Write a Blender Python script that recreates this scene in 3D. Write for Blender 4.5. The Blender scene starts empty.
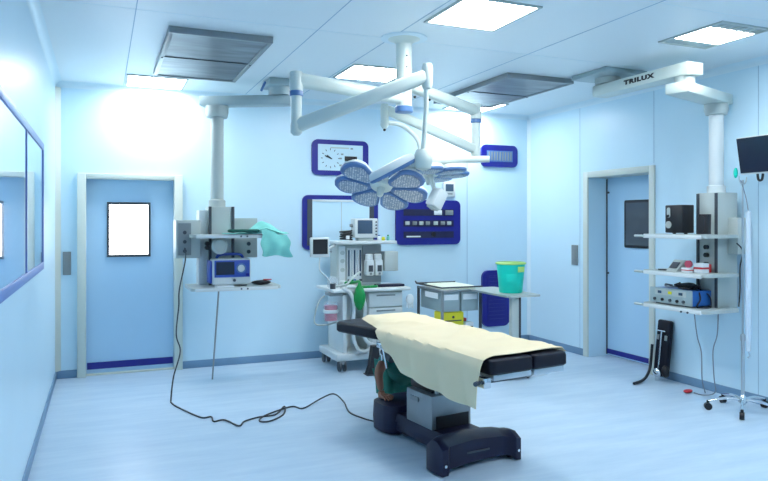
import bpy, bmesh, math, random
from mathutils import Vector, Matrix, Quaternion
random.seed(7)
R = math.radians
COL = bpy.context.scene.collection
W, H, DEP = 5.693, 3.0, 9.2          # room width, height, depth (back wall at y=0, room goes to -y)

# ------------------------------------------------------------------ materials
def mat(name, col, rough=.5, metal=0, spec=.5, noise=0, nscale=8, emit=None, estr=0, trans=0, coat=0, alpha=1):
    m = bpy.data.materials.new(name); m.use_nodes = True
    nt = m.node_tree; b = nt.nodes['Principled BSDF']
    b.inputs['Base Color'].default_value = (*col, 1)
    b.inputs['Roughness'].default_value = rough
    b.inputs['Metallic'].default_value = metal
    b.inputs['Specular IOR Level'].default_value = spec
    b.inputs['Coat Weight'].default_value = coat
    b.inputs['Transmission Weight'].default_value = trans
    b.inputs['Alpha'].default_value = alpha
    if noise:
        tc = nt.nodes.new('ShaderNodeTexCoord'); n = nt.nodes.new('ShaderNodeTexNoise')
        n.inputs['Scale'].default_value = nscale; n.inputs['Detail'].default_value = 4
        r = nt.nodes.new('ShaderNodeMix'); r.data_type = 'RGBA'
        r.inputs[6].default_value = (*[max(0, c*(1-noise)) for c in col], 1)
        r.inputs[7].default_value = (*[min(1, c*(1+noise)) for c in col], 1)
        nt.links.new(tc.outputs['Object'], n.inputs['Vector'])
        nt.links.new(n.outputs['Fac'], r.inputs[0]); nt.links.new(r.outputs[2], b.inputs['Base Color'])
    if emit:
        b.inputs['Emission Color'].default_value = (*emit, 1); b.inputs['Emission Strength'].default_value = estr
    return m

M = {}
M['wall'] = mat('wall_blue', (.595, .78, .885), .33, noise=.03, nscale=1.5)
M['ceil'] = mat('ceiling_blue_white', (.78, .83, .85), .4, noise=.02, nscale=1)
M['cove'] = mat('cove_trim', (.70, .82, .88), .4, noise=.02)
M['frame'] = mat('cream_door_frame', (.60, .64, .58), .4, noise=.02)
M['base'] = mat('baseboard_vinyl', (.16, .28, .42), .5, noise=.08)
M['leaf'] = mat('door_leaf_blue', (.42, .63, .82), .4, noise=.03, nscale=2)
M['deepblue'] = mat('deep_blue_plastic', (.009, .010, .23), .35, noise=.05)
M['white'] = mat('white_enamel', (.66, .70, .70), .3, noise=.02)
M['armwhite'] = mat('warm_white_enamel', (.62, .68, .63), .28, noise=.02)
M['grey'] = mat('grey_enamel', (.22, .25, .26), .4, noise=.04)
M['lgrey'] = mat('light_grey_enamel', (.45, .50, .48), .4, noise=.03)
M['armgrey'] = mat('arm_grey', (.33, .42, .44), .4, noise=.03)
M['dgrey'] = mat('dark_grey_plastic', (.05, .06, .075), .45, noise=.1)
M['black'] = mat('black_plastic', (.006, .006, .01), .4, noise=.1)
M['navy'] = mat('navy_cover', (.008, .009, .034), .4, spec=.35, noise=.1)
M['vinyl'] = mat('black_vinyl_pad', (.004, .005, .014), .5, spec=.3, noise=.1, nscale=30)
M['steel'] = mat('brushed_steel', (.55, .58, .60), .28, metal=1, noise=.05, nscale=40)
M['satin'] = mat('satin_steel', (.30, .32, .33), .42, metal=.7, noise=.06, nscale=20)
M['chrome'] = mat('chrome', (.75, .77, .8), .12, metal=1, noise=.02)
M['screen'] = mat('dark_screen', (.012, .018, .04), .12, noise=.1)
M['bluescreen'] = mat('slate_screen', (.06, .10, .16), .15, noise=.1)
M['bright'] = mat('lit_window', (.9, .95, 1), .3, emit=(1, 1, 1), estr=5, noise=.01)
M['ltpanel'] = mat('ceiling_light_diffuser', (.9, .95, 1), .5, emit=(.93, .98, 1), estr=21, noise=.01)
M['sheet'] = mat('cream_sheet', (.78, .65, .43), .85, noise=.04, nscale=5)
M['lampblue'] = mat('lamp_rim_blue', (.09, .19, .40), .35, noise=.05)
M['teal'] = mat('teal_plastic', (.0, .62, .48), .4, noise=.12, nscale=14)
M['ltcloth'] = mat('pale_green_cloth', (.22, .62, .56), .85, noise=.1, nscale=12)
M['dkcloth'] = mat('dark_green_cloth', (.01, .10, .08), .85, noise=.15, nscale=12)
M['scrub'] = mat('green_scrubs', (.01, .14, .11), .9, noise=.15, nscale=9)
M['skin'] = mat('skin', (.30, .12, .07), .55, noise=.08, nscale=20)
M['hair'] = mat('black_hair', (.008, .007, .007), .6, noise=.2, nscale=60)
M['green'] = mat('green_rubber', (.0, .25, .05), .35, noise=.08)
M['yellow'] = mat('yellow_plastic', (.72, .66, .02), .45, noise=.05)
M['lime'] = mat('lime_rim', (.45, .72, .18), .4, noise=.05)
M['red'] = mat('red_plastic', (.55, .03, .04), .4, noise=.1)
M['pink'] = mat('pink_red_liner', (.55, .07, .12), .4, noise=.2, nscale=25)
M['esublue'] = mat('bright_blue_enamel', (.015, .12, .42), .35, noise=.05)
M['monblue'] = mat('monitor_blue', (.03, .08, .42), .35, noise=.05)
M['paper'] = mat('white_paper', (.78, .82, .84), .7, noise=.05, nscale=40)
M['creamcl'] = mat('cream_cloth', (.72, .76, .62), .8, noise=.06)
M['trslot'] = mat('panel_slot', (.012, .013, .06), .4, noise=.2, nscale=60)
M['clear'] = mat('clear_plastic', (.75, .85, .95), .15, noise=.05, alpha=.25)
M['sleeve'] = mat('milky_plastic', (.72, .82, .92), .3, noise=.05, alpha=.6)
M['paleface'] = mat('pale_panel_face', (.55, .72, .80), .3, noise=.02)
M['film'] = mat('film_viewer_glass', (.60, .80, .92), .12, noise=.02)
M['indigo'] = mat('indigo_kick_strip', (.01, .012, .22), .4, noise=.05)
M['winframe'] = mat('window_frame_blue', (.14, .22, .52), .35, noise=.04)
M['cable'] = mat('grey_cable', (.03, .035, .045), .5, noise=.1)
M['ltcable'] = mat('pale_cable', (.22, .25, .30), .5, noise=.1)
M['seam'] = mat('joint_line', (.30, .45, .58), .6, noise=.05)

def glossy_glass():
    m = mat('wall_glass', (.30, .50, .80), .05, noise=.02, nscale=1, spec=.5, coat=1)
    b = m.node_tree.nodes['Principled BSDF']; b.inputs['Coat Roughness'].default_value = .02
    b.inputs['Coat IOR'].default_value = 2.0
    return m
M['glass'] = glossy_glass()
M['darkglass'] = mat('dark_glass', (.09, .11, .13), .08, noise=.2, nscale=2)

def floor_mat():
    m = bpy.data.materials.new('floor_vinyl'); m.use_nodes = True; nt = m.node_tree
    b = nt.nodes['Principled BSDF']; b.inputs['Roughness'].default_value = .36
    tc = nt.nodes.new('ShaderNodeTexCoord'); mp = nt.nodes.new('ShaderNodeMapping')
    mp.inputs['Scale'].default_value = (.9, 5, 1); mp.inputs['Rotation'].default_value = (0, 0, R(8))
    n = nt.nodes.new('ShaderNodeTexNoise'); n.inputs['Scale'].default_value = 1.6; n.inputs['Detail'].default_value = 8; n.inputs['Roughness'].default_value = .65
    cr = nt.nodes.new('ShaderNodeValToRGB')
    cr.color_ramp.elements[0].position = .36; cr.color_ramp.elements[0].color = (.43, .56, .69, 1)
    cr.color_ramp.elements[1].position = .66; cr.color_ramp.elements[1].color = (.53, .65, .76, 1)
    l = nt.links.new
    l(tc.outputs['Object'], mp.inputs['Vector']); l(mp.outputs['Vector'], n.inputs['Vector'])
    l(n.outputs['Fac'], cr.inputs['Fac']); l(cr.outputs['Color'], b.inputs['Base Color'])
    return m
M['floor'] = floor_mat()

def lens_mat():
    m = mat('lens_array', (.5, .6, .7), .25); nt = m.node_tree; b = nt.nodes['Principled BSDF']
    tc = nt.nodes.new('ShaderNodeTexCoord'); v = nt.nodes.new('ShaderNodeTexVoronoi'); v.inputs['Scale'].default_value = 58
    v.inputs['Randomness'].default_value = .25
    cr = nt.nodes.new('ShaderNodeValToRGB')
    cr.color_ramp.elements[0].position = .25; cr.color_ramp.elements[0].color = (.78, .80, .82, 1)
    cr.color_ramp.elements[1].position = .55; cr.color_ramp.elements[1].color = (.26, .33, .42, 1)
    l = nt.links.new
    l(tc.outputs['Object'], v.inputs['Vector']); l(v.outputs['Distance'], cr.inputs['Fac']); l(cr.outputs['Color'], b.inputs['Base Color'])
    return m
M['lens'] = lens_mat()

def hepa_mat():
    m = mat('filter_mesh', (.15, .2, .25), .3, metal=.0); nt = m.node_tree; b = nt.nodes['Principled BSDF']
    tc = nt.nodes.new('ShaderNodeTexCoord'); mp = nt.nodes.new('ShaderNodeMapping'); mp.inputs['Scale'].default_value = (1.2, 5, 1)
    n = nt.nodes.new('ShaderNodeTexNoise'); n.inputs['Scale'].default_value = 1.7; n.inputs['Detail'].default_value = 5
    cr = nt.nodes.new('ShaderNodeValToRGB')
    cr.color_ramp.elements[0].position = .3; cr.color_ramp.elements[0].color = (.035, .045, .06, 1)
    cr.color_ramp.elements[1].position = .75; cr.color_ramp.elements[1].color = (.19, .22, .26, 1)
    l = nt.links.new
    l(tc.outputs['Object'], mp.inputs['Vector']); l(mp.outputs['Vector'], n.inputs['Vector']); l(n.outputs['Fac'], cr.inputs['Fac']); l(cr.outputs['Color'], b.inputs['Base Color'])
    return m
M['hepa'] = hepa_mat()

# ------------------------------------------------------------------ mesh helpers
class MB:
    def __init__(s): s.b = bmesh.new()
    def _new(s, verts, mtx=None):
        if mtx is not None: bmesh.ops.transform(s.b, matrix=mtx, verts=verts)
    def box(s, x0, x1, y0, y1, z0, z1, bev=0, rot=None, seg=2):
        r = bmesh.ops.create_cube(s.b, size=1)
        c = Vector(((x0+x1)/2, (y0+y1)/2, (z0+z1)/2))
        vs = r['verts']
        bmesh.ops.scale(s.b, vec=(abs(x1-x0), abs(y1-y0), abs(z1-z0)), verts=vs)
        if bev:
            es = list({e for v in vs for e in v.link_edges})
            r2 = bmesh.ops.bevel(s.b, geom=es, offset=bev, segments=seg, affect='EDGES', profile=.5)
            vs = list({v for f in r2['faces'] for v in f.verts})
        if rot: bmesh.ops.rotate(s.b, cent=(0, 0, 0), matrix=rot.to_3x3() if hasattr(rot, 'to_3x3') else rot, verts=vs)
        bmesh.ops.translate(s.b, vec=c, verts=vs)
        return s
    def rings(s, rings, cap=True, closed=True):
        vv = [[s.b.verts.new(p) for p in ring] for ring in rings]
        n = len(rings[0])
        for i in range(len(vv)-1):
            for j in range(n if closed else n-1):
                k = (j+1) % n
                try: s.b.faces.new((vv[i][j], vv[i][k], vv[i+1][k], vv[i+1][j]))
                except ValueError: pass
        if cap:
            for r_, rev in ((vv[0], True), (vv[-1], False)):
                try: s.b.faces.new(list(reversed(r_)) if rev else r_)
                except ValueError: pass
        return s
    def prism(s, poly, d0, d1, axis='z'):
        def P(a, b, c):
            return {'z': (a, b, c), 'y': (a, c, b), 'x': (c, a, b)}[axis]
        return s.rings([[P(a, b, d0) for a, b in poly], [P(a, b, d1) for a, b in poly]])
    def cyl(s, p0, p1, r0, r1=None, seg=20):
        r1 = r0 if r1 is None else r1
        p0, p1 = Vector(p0), Vector(p1); d = (p1-p0).normalized()
        u = d.orthogonal().normalized(); v = d.cross(u)
        rs = []
        for p, r in ((p0, r0), (p1, r1)):
            rs.append([p+u*math.cos(2*math.pi*i/seg)*r+v*math.sin(2*math.pi*i/seg)*r for i in range(seg)])
        return s.rings(rs)
    def lathe(s, prof, c=(0, 0, 0), seg=24, axis=None):
        c = Vector(c); q = Vector((0, 0, 1)).rotation_difference(Vector(axis).normalized()) if axis else Quaternion()
        return s.rings([[c + q @ Vector((r*math.cos(2*math.pi*i/seg), r*math.sin(2*math.pi*i/seg), z)) for i in range(seg)] for r, z in prof])
    def tube(s, pts, r, seg=8, sub=6, smooth=True):
        P = [Vector(p) for p in pts]
        if smooth and len(P) > 2:
            Q = []
            for i in range(len(P)-1):
                a = P[max(i-1, 0)]; b = P[i]; c = P[i+1]; d = P[min(i+2, len(P)-1)]
                for k in range(sub):
                    t = k/sub
                    Q.append(.5*((2*b)+(c-a)*t+(2*a-5*b+4*c-d)*t*t+(-a+3*b-3*c+d)*t**3))
            Q.append(P[-1]); P = Q
        n = len(P); rr = r if isinstance(r, (list, tuple)) else None
        t0 = (P[1]-P[0]).normalized(); u = t0.orthogonal().normalized(); rings = []
        for i, p in enumerate(P):
            t = (P[min(i+1, n-1)]-P[max(i-1, 0)]).normalized()
            u = (u-t*u.dot(t)).normalized(); v = t.cross(u)
            if rr:
                f = i/(n-1)*(len(rr)-1); k = min(int(f), len(rr)-2); rad = rr[k]+(rr[k+1]-rr[k])*(f-k)
            else: rad = r
            rings.append([p+u*math.cos(2*math.pi*j/seg)*rad+v*math.sin(2*math.pi*j/seg)*rad for j in range(seg)])
        return s.rings(rings)
    def ball(s, c, r, sc=(1, 1, 1), seg=20, rot=None):
        res = bmesh.ops.create_uvsphere(s.b, u_segments=seg, v_segments=seg//2+2, radius=r)
        m = Matrix.Translation(c) @ (rot.to_4x4() if rot else Matrix()) @ Matrix.Diagonal((*sc, 1))
        bmesh.ops.transform(s.b, matrix=m, verts=res['verts']); return s
    def xf(s, m):
        bmesh.ops.transform(s.b, matrix=m, verts=s.b.verts); return s
    def build(s, name, m, parent=None, smooth=None, loc=None, rz=0):
        bmesh.ops.recalc_face_normals(s.b, faces=s.b.faces)
        me = bpy.data.meshes.new(name); s.b.to_mesh(me); s.b.free()
        me.materials.append(M[m] if isinstance(m, str) else m)
        for p in me.polygons: p.use_smooth = True
        o = bpy.data.objects.new(name, me); COL.objects.link(o)
        if parent: o.parent = parent
        if loc: o.location = loc
        if rz: o.rotation_euler.z = rz
        me.set_sharp_from_angle(angle=R(38))
        return o

def rrect(x0, x1, z0, z1, r, n=6):
    pts = []
    for cx, cz, a0 in ((x1-r, z1-r, 0), (x0+r, z1-r, 90), (x0+r, z0+r, 180), (x1-r, z0+r, 270)):
        for k in range(n+1):
            a = R(a0+90*k/n); pts.append((cx+r*math.cos(a), cz+r*math.sin(a)))
    return pts

def tag(o, label, cat, group=None, kind=None):
    if label: o['label'] = label
    if cat: o['category'] = cat
    if group: o['group'] = group
    if kind: o['kind'] = kind
    return o
def thing(name, label, cat, loc=(0, 0, 0), rz=0, group=None, rot=None):
    o = bpy.data.objects.new(name, None); COL.objects.link(o); o.empty_display_size = .1
    o.location = loc; o.rotation_euler = rot if rot else (0, 0, rz)
    return tag(o, label, cat, group)
def struct(o, label=None, cat=None):
    o['kind'] = 'structure'
    if label: o['label'] = label
    if cat: o['category'] = cat
    return o
def copy_tree(o, parent=None):
    c = o.copy(); COL.objects.link(c); c.parent = parent
    for ch in [x for x in bpy.data.objects if x.parent == o]: copy_tree(ch, c)
    return c
def place(o, loc, rz=0): o.location = loc; o.rotation_euler.z = rz; return o

# ------------------------------------------------------------------ room shell
T = .3
def shell(name, m, boxes, lab):
    mb = MB()
    for b in boxes: mb.box(*b)
    return struct(mb.build(name, m), lab, 'wall' if 'wall' in name else name)
shell('floor', 'floor', [(-.3, W+.3, -DEP, .3, -.1, 0)], 'pale blue streaked vinyl floor of the operating room')
shell('ceiling', 'ceil', [(-.3, W+.3, -DEP, .3, H, H+.1)], 'pale blue panelled ceiling over the operating room')
# door 1 opening x .28-1.15 z 0-2.03 ; door 2 opening y -1.19..-2.14 z 0-2.11
shell('wall_back', 'wall', [(-.3, .28, 0, T, 0, H), (1.147, W+.3, 0, T, 0, H), (.28, 1.147, 0, T, 2.03, H), (.28, 1.147, .2, T, 0, 2.03)], 'light blue wall behind the anaesthesia machine')
shell('wall_right', 'wall', [(W, W+T+.1, -1.19, 0, 0, H), (W, W+T+.1, -DEP, -2.145, 0, H), (W, W+T+.1, -2.145, -1.19, 2.11, H), (W+.33, W+T+.1, -2.145, -1.19, 0, 2.11)], 'light blue right hand wall with the recessed door')
shell('wall_left', 'wall', [(-T, 0, -DEP, 0, 0, H)], 'light blue left hand wall with the long window')
shell('wall_rear', 'wall', [(0, W, -DEP, -DEP+.15, 0, H)], 'light blue wall behind the viewpoint')

# coves at ceiling and corner trims
def cove(name, p0, p1, inward, lab):
    # quarter round cove between wall and ceiling
    p0, p1 = Vector(p0), Vector(p1); d = Vector(inward); up = Vector((0, 0, 1)); r = .06
    rs = []
    for p in (p0, p1):
        ring = [p + up*0]
        for k in range(7):
            a = R(90*k/6)
            ring.append(p + d*(r-r*math.sin(a)) - up*(r-r*math.cos(a)) if True else p)
        rs.append(ring)
    return struct(MB().rings(rs).build(name, 'cove'), lab, 'trim')
cove('trim_1', (0, 0, H), (W, 0, H), (0, -1, 0), 'pale cove trim where back wall meets ceiling')
cove('trim_2', (0, -DEP+.2, H), (0, 0, H), (1, 0, 0), 'pale cove trim where left wall meets ceiling')
cove('trim_3', (W, -DEP+.2, H), (W, 0, H), (-1, 0, 0), 'pale cove trim where right wall meets ceiling')
struct(MB().prism([(0, 0), (.05, 0), (0, -.05)], 0.08, H-.06).build('trim_4', 'frame'), 'cream corner strip between left and back walls', 'trim')
struct(MB().prism([(W, 0), (W-.035, 0), (W, -.035)], 0.08, H-.06).build('trim_5', 'cove'), 'pale corner strip between back and right walls', 'trim')
# panel joints
k = 6
for (x0, x1, y0, y1, z0, z1, lab) in [
        (4.741, 4.747, -.003, .01, .08, H-.06, 'thin vertical wall panel joint right of the gas outlet panel'),
        (W-.003, W+.01, -1.036, -1.032, .08, H-.06, 'thin vertical wall panel joint left of the recessed door'),
        (W-.003, W+.01, -2.201, -2.197, 2.19, H-.06, 'thin vertical wall panel joint above the recessed door'),
        (W-.003, W+.01, -3.40, -3.396, .08, H-.06, 'thin vertical wall panel joint behind the drip stand')]:
    struct(MB().box(x0, x1, y0, y1, z0, z1).build('trim_%d' % k, 'seam'), lab, 'trim'); k += 1
for x, lab in ((.64, 'ceiling joint line beside the far left light'), (1.9, 'ceiling joint line right of the left air grille'), (2.485, 'ceiling joint line at the surgical light mount'), (3.75, 'ceiling joint line beside the right air grille')):
    struct(MB().box(x-.003, x+.003, -DEP+.2, -.06, H-.002, H+.01).build('trim_%d' % k, 'seam'), 'straight ' + lab, 'trim'); k += 1
for y, lab in ((-2.75, 'ceiling cross joint in front of both air grilles'), (-4.2, 'ceiling cross joint nearest the viewer')):
    struct(MB().box(.06, W-.06, y-.002, y+.002, H-.0015, H+.01).build('trim_%d' % k, 'cove'), 'straight ' + lab, 'trim'); k += 1
# baseboards
def bb(name, b, lab): struct(MB().box(*b, bev=.004).build(name, 'base'), lab, 'baseboard')
bb('baseboard_back', (0, .20, -.012, .005, -.001, .08), 'dark blue skirting between left wall and white window door')
bb('baseboard_back.001', (1.226, W, -.012, .005, -.001, .08), 'dark blue skirting along back wall right of the door')
bb('baseboard_right', (W-.012, W+.005, -1.11, 0, -.001, .08), 'dark blue skirting left of the recessed door')
bb('baseboard_right.001', (W-.012, W+.005, -DEP+.15, -2.215, -.001, .08), 'dark blue skirting right of the recessed door')
bb('baseboard_left', (-.005, .012, -DEP+.15, 0, -.001, .08), 'dark blue skirting along the left wall')

# ------------------------------------------------------------------ door 1
d = thing('door_1', 'light blue door with bright white window and cream frame', 'door', (.715, 0, 0)); d['kind'] = 'structure'
f = MB()
f.box(-.515, -.432, -.055, .06, 0, 2.08, bev=.006); f.box(.430, .515, -.055, .06, 0, 2.08, bev=.006); f.box(-.432, .430, -.055, .06, 2.025, 2.08, bev=.006)
f.build('door_frame', 'frame', d)
lf = MB().box(-.432, .430, .075, .12, .012, 2.03).build('door_leaf', 'leaf', d)
MB().box(-.425, .425, .066, .0745, .055, .125).build('kick_strip', 'indigo', d)
fr = MB()
fr.box(-.235, .195, .055, .0745, 1.215, 1.24); fr.box(-.235, .195, .055, .0745, 1.765, 1.79)
fr.box(-.235, -.212, .055, .0745, 1.24, 1.765); fr.box(.172, .195, .055, .0745, 1.24, 1.765)
fr.build('window_frame', 'dgrey', d)
MB().box(-.212, .172, .062, .0745, 1.24, 1.765).build('window_pane', 'bright', d)
MB().box(-.43, .43, .01, .0735, .0005, .012).build('threshold', 'frame', d)

# door 2 (local x runs to -Y, local -y to -X)
d = thing('door_2', 'light blue recessed door with dark window and cream frame', 'door', (W, -1.667, 0), R(-90)); d['kind'] = 'structure'
f = MB()
for x0, x1 in ((-.557, -.478), (.478, .552)): f.box(x0, x1, -.02, .27, 0, 2.17, bev=.005)
f.box(-.478, .478, -.02, .27, 2.10, 2.17, bev=.005)
f.build('door_frame', 'frame', d)
MB().box(-.478, .478, .27, .31, .012, 2.10).build('door_leaf', 'leaf', d)
MB().box(-.474, .474, .262, .2695, .03, .085).build('kick_strip', 'indigo', d)
MB().prism(rrect(-.175, .27, 1.29, 1.83, .02), .255, .2695, 'y').build('window_frame', 'black', d)
MB().box(-.145, .24, .25, .2545, 1.32, 1.80).build('window_pane', 'darkglass', d)
MB().box(-.476, -.466, .256, .2695, .02, 2.09).build('door_seal', 'dgrey', d)
MB().cyl((-.445, .255, 1.93), (-.445, .2695, 1.93), .012).build('hinge_pin', 'dgrey', d)
MB().cyl((-.45, .255, .98), (-.45, .2695, .98), .012).build('hinge_pin', 'dgrey', d)

# left wall window (local x along +Y, local -y -> +X)
d = thing('window_1', 'long glossy blue glass window in the left wall', 'window', (0, 0, 0), R(90)); d['kind'] = 'structure'
# rz=90: local (x,y)->(-y, x): local x -> world +Y ; local -y -> world +X
x0, x1, z0, z1 = -5.2, -1.656, 1.215, 2.19
f = MB()
f.box(x0, x1, -.014, -.001, z1-.05, z1, bev=.003); f.box(x0, x1, -.014, -.001, z0, z0+.055, bev=.003)
f.box(x1-.03, x1, -.014, -.001, z0+.055, z1-.05, bev=.003); f.box(x0, x0+.03, -.014, -.001, z0+.055, z1-.05, bev=.003)
f.build('window_frame', 'winframe', d)
MB().box(-2.92, -2.905, -.012, -.007, z0+.055, z1-.05).build('mullion', 'winframe', d)
MB().box(x0+.03, x1-.03, -.0065, -.001, z0+.055, z1-.05).build('window_pane', 'glass', d)

# ------------------------------------------------------------------ ceiling fittings
def ceil_light(x0, x1, y0, y1, lab, louvre=False):
    cx, cy = (x0+x1)/2, (y0+y1)/2; hw, hd = (x1-x0)/2, (y1-y0)/2
    t = thing('ceiling_light', lab, 'ceiling light', (cx, cy, H), group=None)
    f = MB()
    f.box(-hw-.012, hw+.012, -hd-.012, -hd+.01, -.012, 0); f.box(-hw-.012, hw+.012, hd-.01, hd+.012, -.012, 0)
    f.box(-hw-.012, -hw+.01, -hd+.01, hd-.01, -.012, 0); f.box(hw-.01, hw+.012, -hd+.01, hd-.01, -.012, 0)
    f.build('frame', 'lgrey', t)
    if not louvre:
        MB().box(-hw+.01, hw-.01, -hd+.01, hd-.01, -.008, -.001).build('diffuser', 'ltpanel', t)
    else:
        MB().box(-hw+.01, hw-.01, -.16, .16, -.008, -.001).build('diffuser', 'ltpanel', t)
        MB().box(-hw+.01, hw-.01, -hd+.01, -.16, -.006, -.001).build('reflector', 'armgrey', t)
        MB().box(-hw+.01, hw-.01, .16, hd-.01, -.006, -.001).build('reflector', 'armgrey', t)
        for i in range(6):
            x = -hw+.06+i*(2*hw-.12)/5
            MB().box(x-.004, x+.004, -hd+.012, -.162, -.014, -.006).build('louvre', 'lgrey', t)
    return t
ceil_light(.662, 1.212, -.63, -.085, 'square ceiling light nearest the left wall, above the white window door')
ceil_light(2.52, 3.08, -1.86, -1.29, 'square ceiling light behind the surgical light mount')
ceil_light(2.54, 3.09, -3.84, -3.26, 'square ceiling light nearest the viewer at the top middle')
ceil_light(4.35, 4.92, -.66, -.10, 'square ceiling light at the far right corner behind the right air grille')
ceil_light(4.47, 4.95, -4.07, -3.50, 'louvred ceiling light with one bright strip at top right', True)
ceil_light(4.5, 5.06, -6.1, -5.5, 'unseen square ceiling light added near the right wall behind the viewer line')  # added out of view, position chosen to balance wall and floor brightness
ceil_light(2.5, 3.1, -6.5, -5.9, 'unseen square ceiling light added in the middle above the viewpoint')  # also unseen, added to light the near part of the room

def air_grille(x0, x1, y0, y1, lab):
    t = thing('air_grille', lab, 'air grille', ((x0+x1)/2, (y0+y1)/2, H)); a, b = (x1-x0)/2, (y1-y0)/2
    f = MB(); w = .035
    f.box(-a, a, -b, -b+w, -.05, 0, bev=.004); f.box(-a, a, b-w, b, -.05, 0, bev=.004)
    f.box(-a, -a+w, -b+w, b-w, -.05, 0, bev=.004); f.box(a-w, a, -b+w, b-w, -.05, 0, bev=.004)
    f.build('frame', 'satin', t)
    MB().box(-a+w, a-w, -b+w, b-w, -.04, -.002).build('filter_mesh', 'hepa', t)
    MB().box(-a+w, a-w, -.006, .006, -.046, -.041).build('cross_bar', 'dgrey', t)
    for sx in (-1, 1):
        MB().cyl((sx*(a-.018), 0, -.056), (sx*(a-.018), 0, -.05), .008).build('screw', 'dgrey', t)
air_grille(.875, 1.64, -2.45, -.87, 'large dark framed air supply grille on the left half of the ceiling')
air_grille(3.97, 4.745, -2.11, -.57, 'dark reflective air supply grille on the right half of the ceiling')

# ------------------------------------------------------------------ things on the back wall (local -y out of wall)
def wall_panel(name, lab, cat, x0, x1, z0, z1, r=.07, th=.03):
    cx, cz = (x0+x1)/2, z0
    t = thing(name, lab, cat, (cx, 0, cz)); a = (x1-x0)/2; h = z1-z0
    MB().prism(rrect(-a, a, 0, h, r), -th, -.001, 'y').build('frame', 'deepblue', t)
    return t, a, h
t, a, h = wall_panel('wall_clock', 'round dial clock and dark digital display in a deep blue rounded frame', 'clock', 2.675, 3.375, 2.13, 2.545)
face = MB().box(-a+.07, a-.075, -.036, -.0305, .055, h-.055).build('clock_face', 'paleface', t)
for i in range(12):
    an = R(30*i); mx, mz = -.13+.105*math.sin(an), h/2-.01+.105*math.cos(an)
    MB().box(-.004, .004, -.0395, -.0365, -.011, .011).xf(Matrix.Translation((mx, 0, mz)) @ Matrix.Rotation(an, 4, 'Y')).build('hour_mark', 'dgrey', t)
MB().box(-.006, .006, -.044, -.041, -.02, .075).xf(Matrix.Translation((-.13, 0, h/2-.01)) @ Matrix.Rotation(R(-68), 4, 'Y')).build('minute_hand', 'black', t)
MB().box(-.008, .008, -.0475, -.0445, -.01, .055).xf(Matrix.Translation((-.13, 0, h/2-.01)) @ Matrix.Rotation(R(-55), 4, 'Y')).build('hour_hand', 'black', t)
MB().box(.045, .20, -.044, -.0365, h/2-.035, h/2+.02, bev=.003).build('digital_display', 'black', t)
for x, z in ((-.02, .11), (.0, .24), (-.02, .19), (.12, .31)):
    MB().box(x, x+.03, -.040, -.0365, z, z+.018).build('button', 'grey', t)
MB().box(-.13, .10, -.0385, -.0365, h-.10, h-.085).build('scale_strip', 'lgrey', t)

t, a, h = wall_panel('film_viewer', 'white lit film viewer in a deep blue frame behind the anaesthesia machine', 'film viewer', 2.56, 3.50, 1.26, 1.895)
MB().box(-a+.055, -a+.115, -.038, -.0305, .05, h-.05).build('side_strip', 'dgrey', t)
MB().box(a-.115, a-.055, -.038, -.0305, .05, h-.05).build('side_strip', 'dgrey', t)
MB().box(-a+.115, a-.115, -.036, -.0305, .05, h-.05).build('viewer_glass', 'film', t)
MB().box(-a+.115, a-.115, -.046, -.0365, h-.075, h-.055).build('film_clip', 'white', t)
MB().box(-.003, .003, -.0385, -.0365, .05, h-.08).build('glass_joint', 'lgrey', t)

t, a, h = wall_panel('outlet_panel', 'deep blue wall panel with three rows of gas and power outlets', 'wall panel', 3.736, 4.63, 1.30, 1.855)
for (z, nm) in ((.40, 0), (.265, 1), (.125, 2)):
    MB().box(-a+.10, a-.10, -.036, -.0305, z-.04, z+.04).build('outlet_row', 'trslot', t)
for x in (.12, .28): MB().box(x-.055, x+.055, -.05, -.0365, .37, .43, bev=.006).build('socket_cover', 'paper' if x < .2 else 'grey', t)
for i, x in enumerate((-.30, -.20, -.11, -.02, .09, .19, .28)):
    MB().box(x-.03, x+.03, -.046, -.0365, .245, .29, bev=.005).build('gas_outlet', 'grey' if i % 2 else 'lgrey', t)
MB().box(-.31, -.12, -.044, -.0365, .095, .112).build('label_strip', 'paper', t)
MB().cyl((.06, -.05, .13), (.06, -.0365, .13), .03).build('gas_outlet', 'black', t)

t, a, h = wall_panel('intercom_panel', 'small deep blue panel with a pale slotted insert near the ceiling', 'wall panel', 4.94, 5.49, 2.30, 2.585)
MB().box(-a+.08, a-.08, -.036, -.0305, .07, h-.075).build('speaker_plate', 'lampblue', t)
for i in range(9):
    x = -a+.11+i*(2*a-.22)/8
    MB().box(x-.008, x+.008, -.042, -.0365, .085, h-.09).build('slot_bar', 'grey', t)

t, a, h = wall_panel('return_grille', 'low deep blue return air grille behind the small instrument table', 'air grille', 4.95, 5.36, .23, .955, r=.09, th=.045)
MB().box(-a+.07, a-.07, -.053, -.0455, .07, h-.07).build('grille_plate', 'indigo', t)
for i in range(12):
    z = .095+i*(h-.19)/11
    MB().box(-a+.09, a-.09, -.06, -.0535, z-.006, z+.006).build('grille_slat', 'deepblue', t)

t = thing('thermostat', 'small white wall thermostat with grey screen right of the surgical lights', 'thermostat', (4.475, 0, 1.90))
MB().box(-.085, .085, -.03, -.001, 0, .19, bev=.008).build('housing', 'white', t)
MB().box(-.055, .055, -.034, -.0305, .07, .16).build('screen', 'bluescreen', t)
MB().box(-.04, .04, -.034, -.0305, .03, .045).build('button', 'grey', t)

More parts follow.
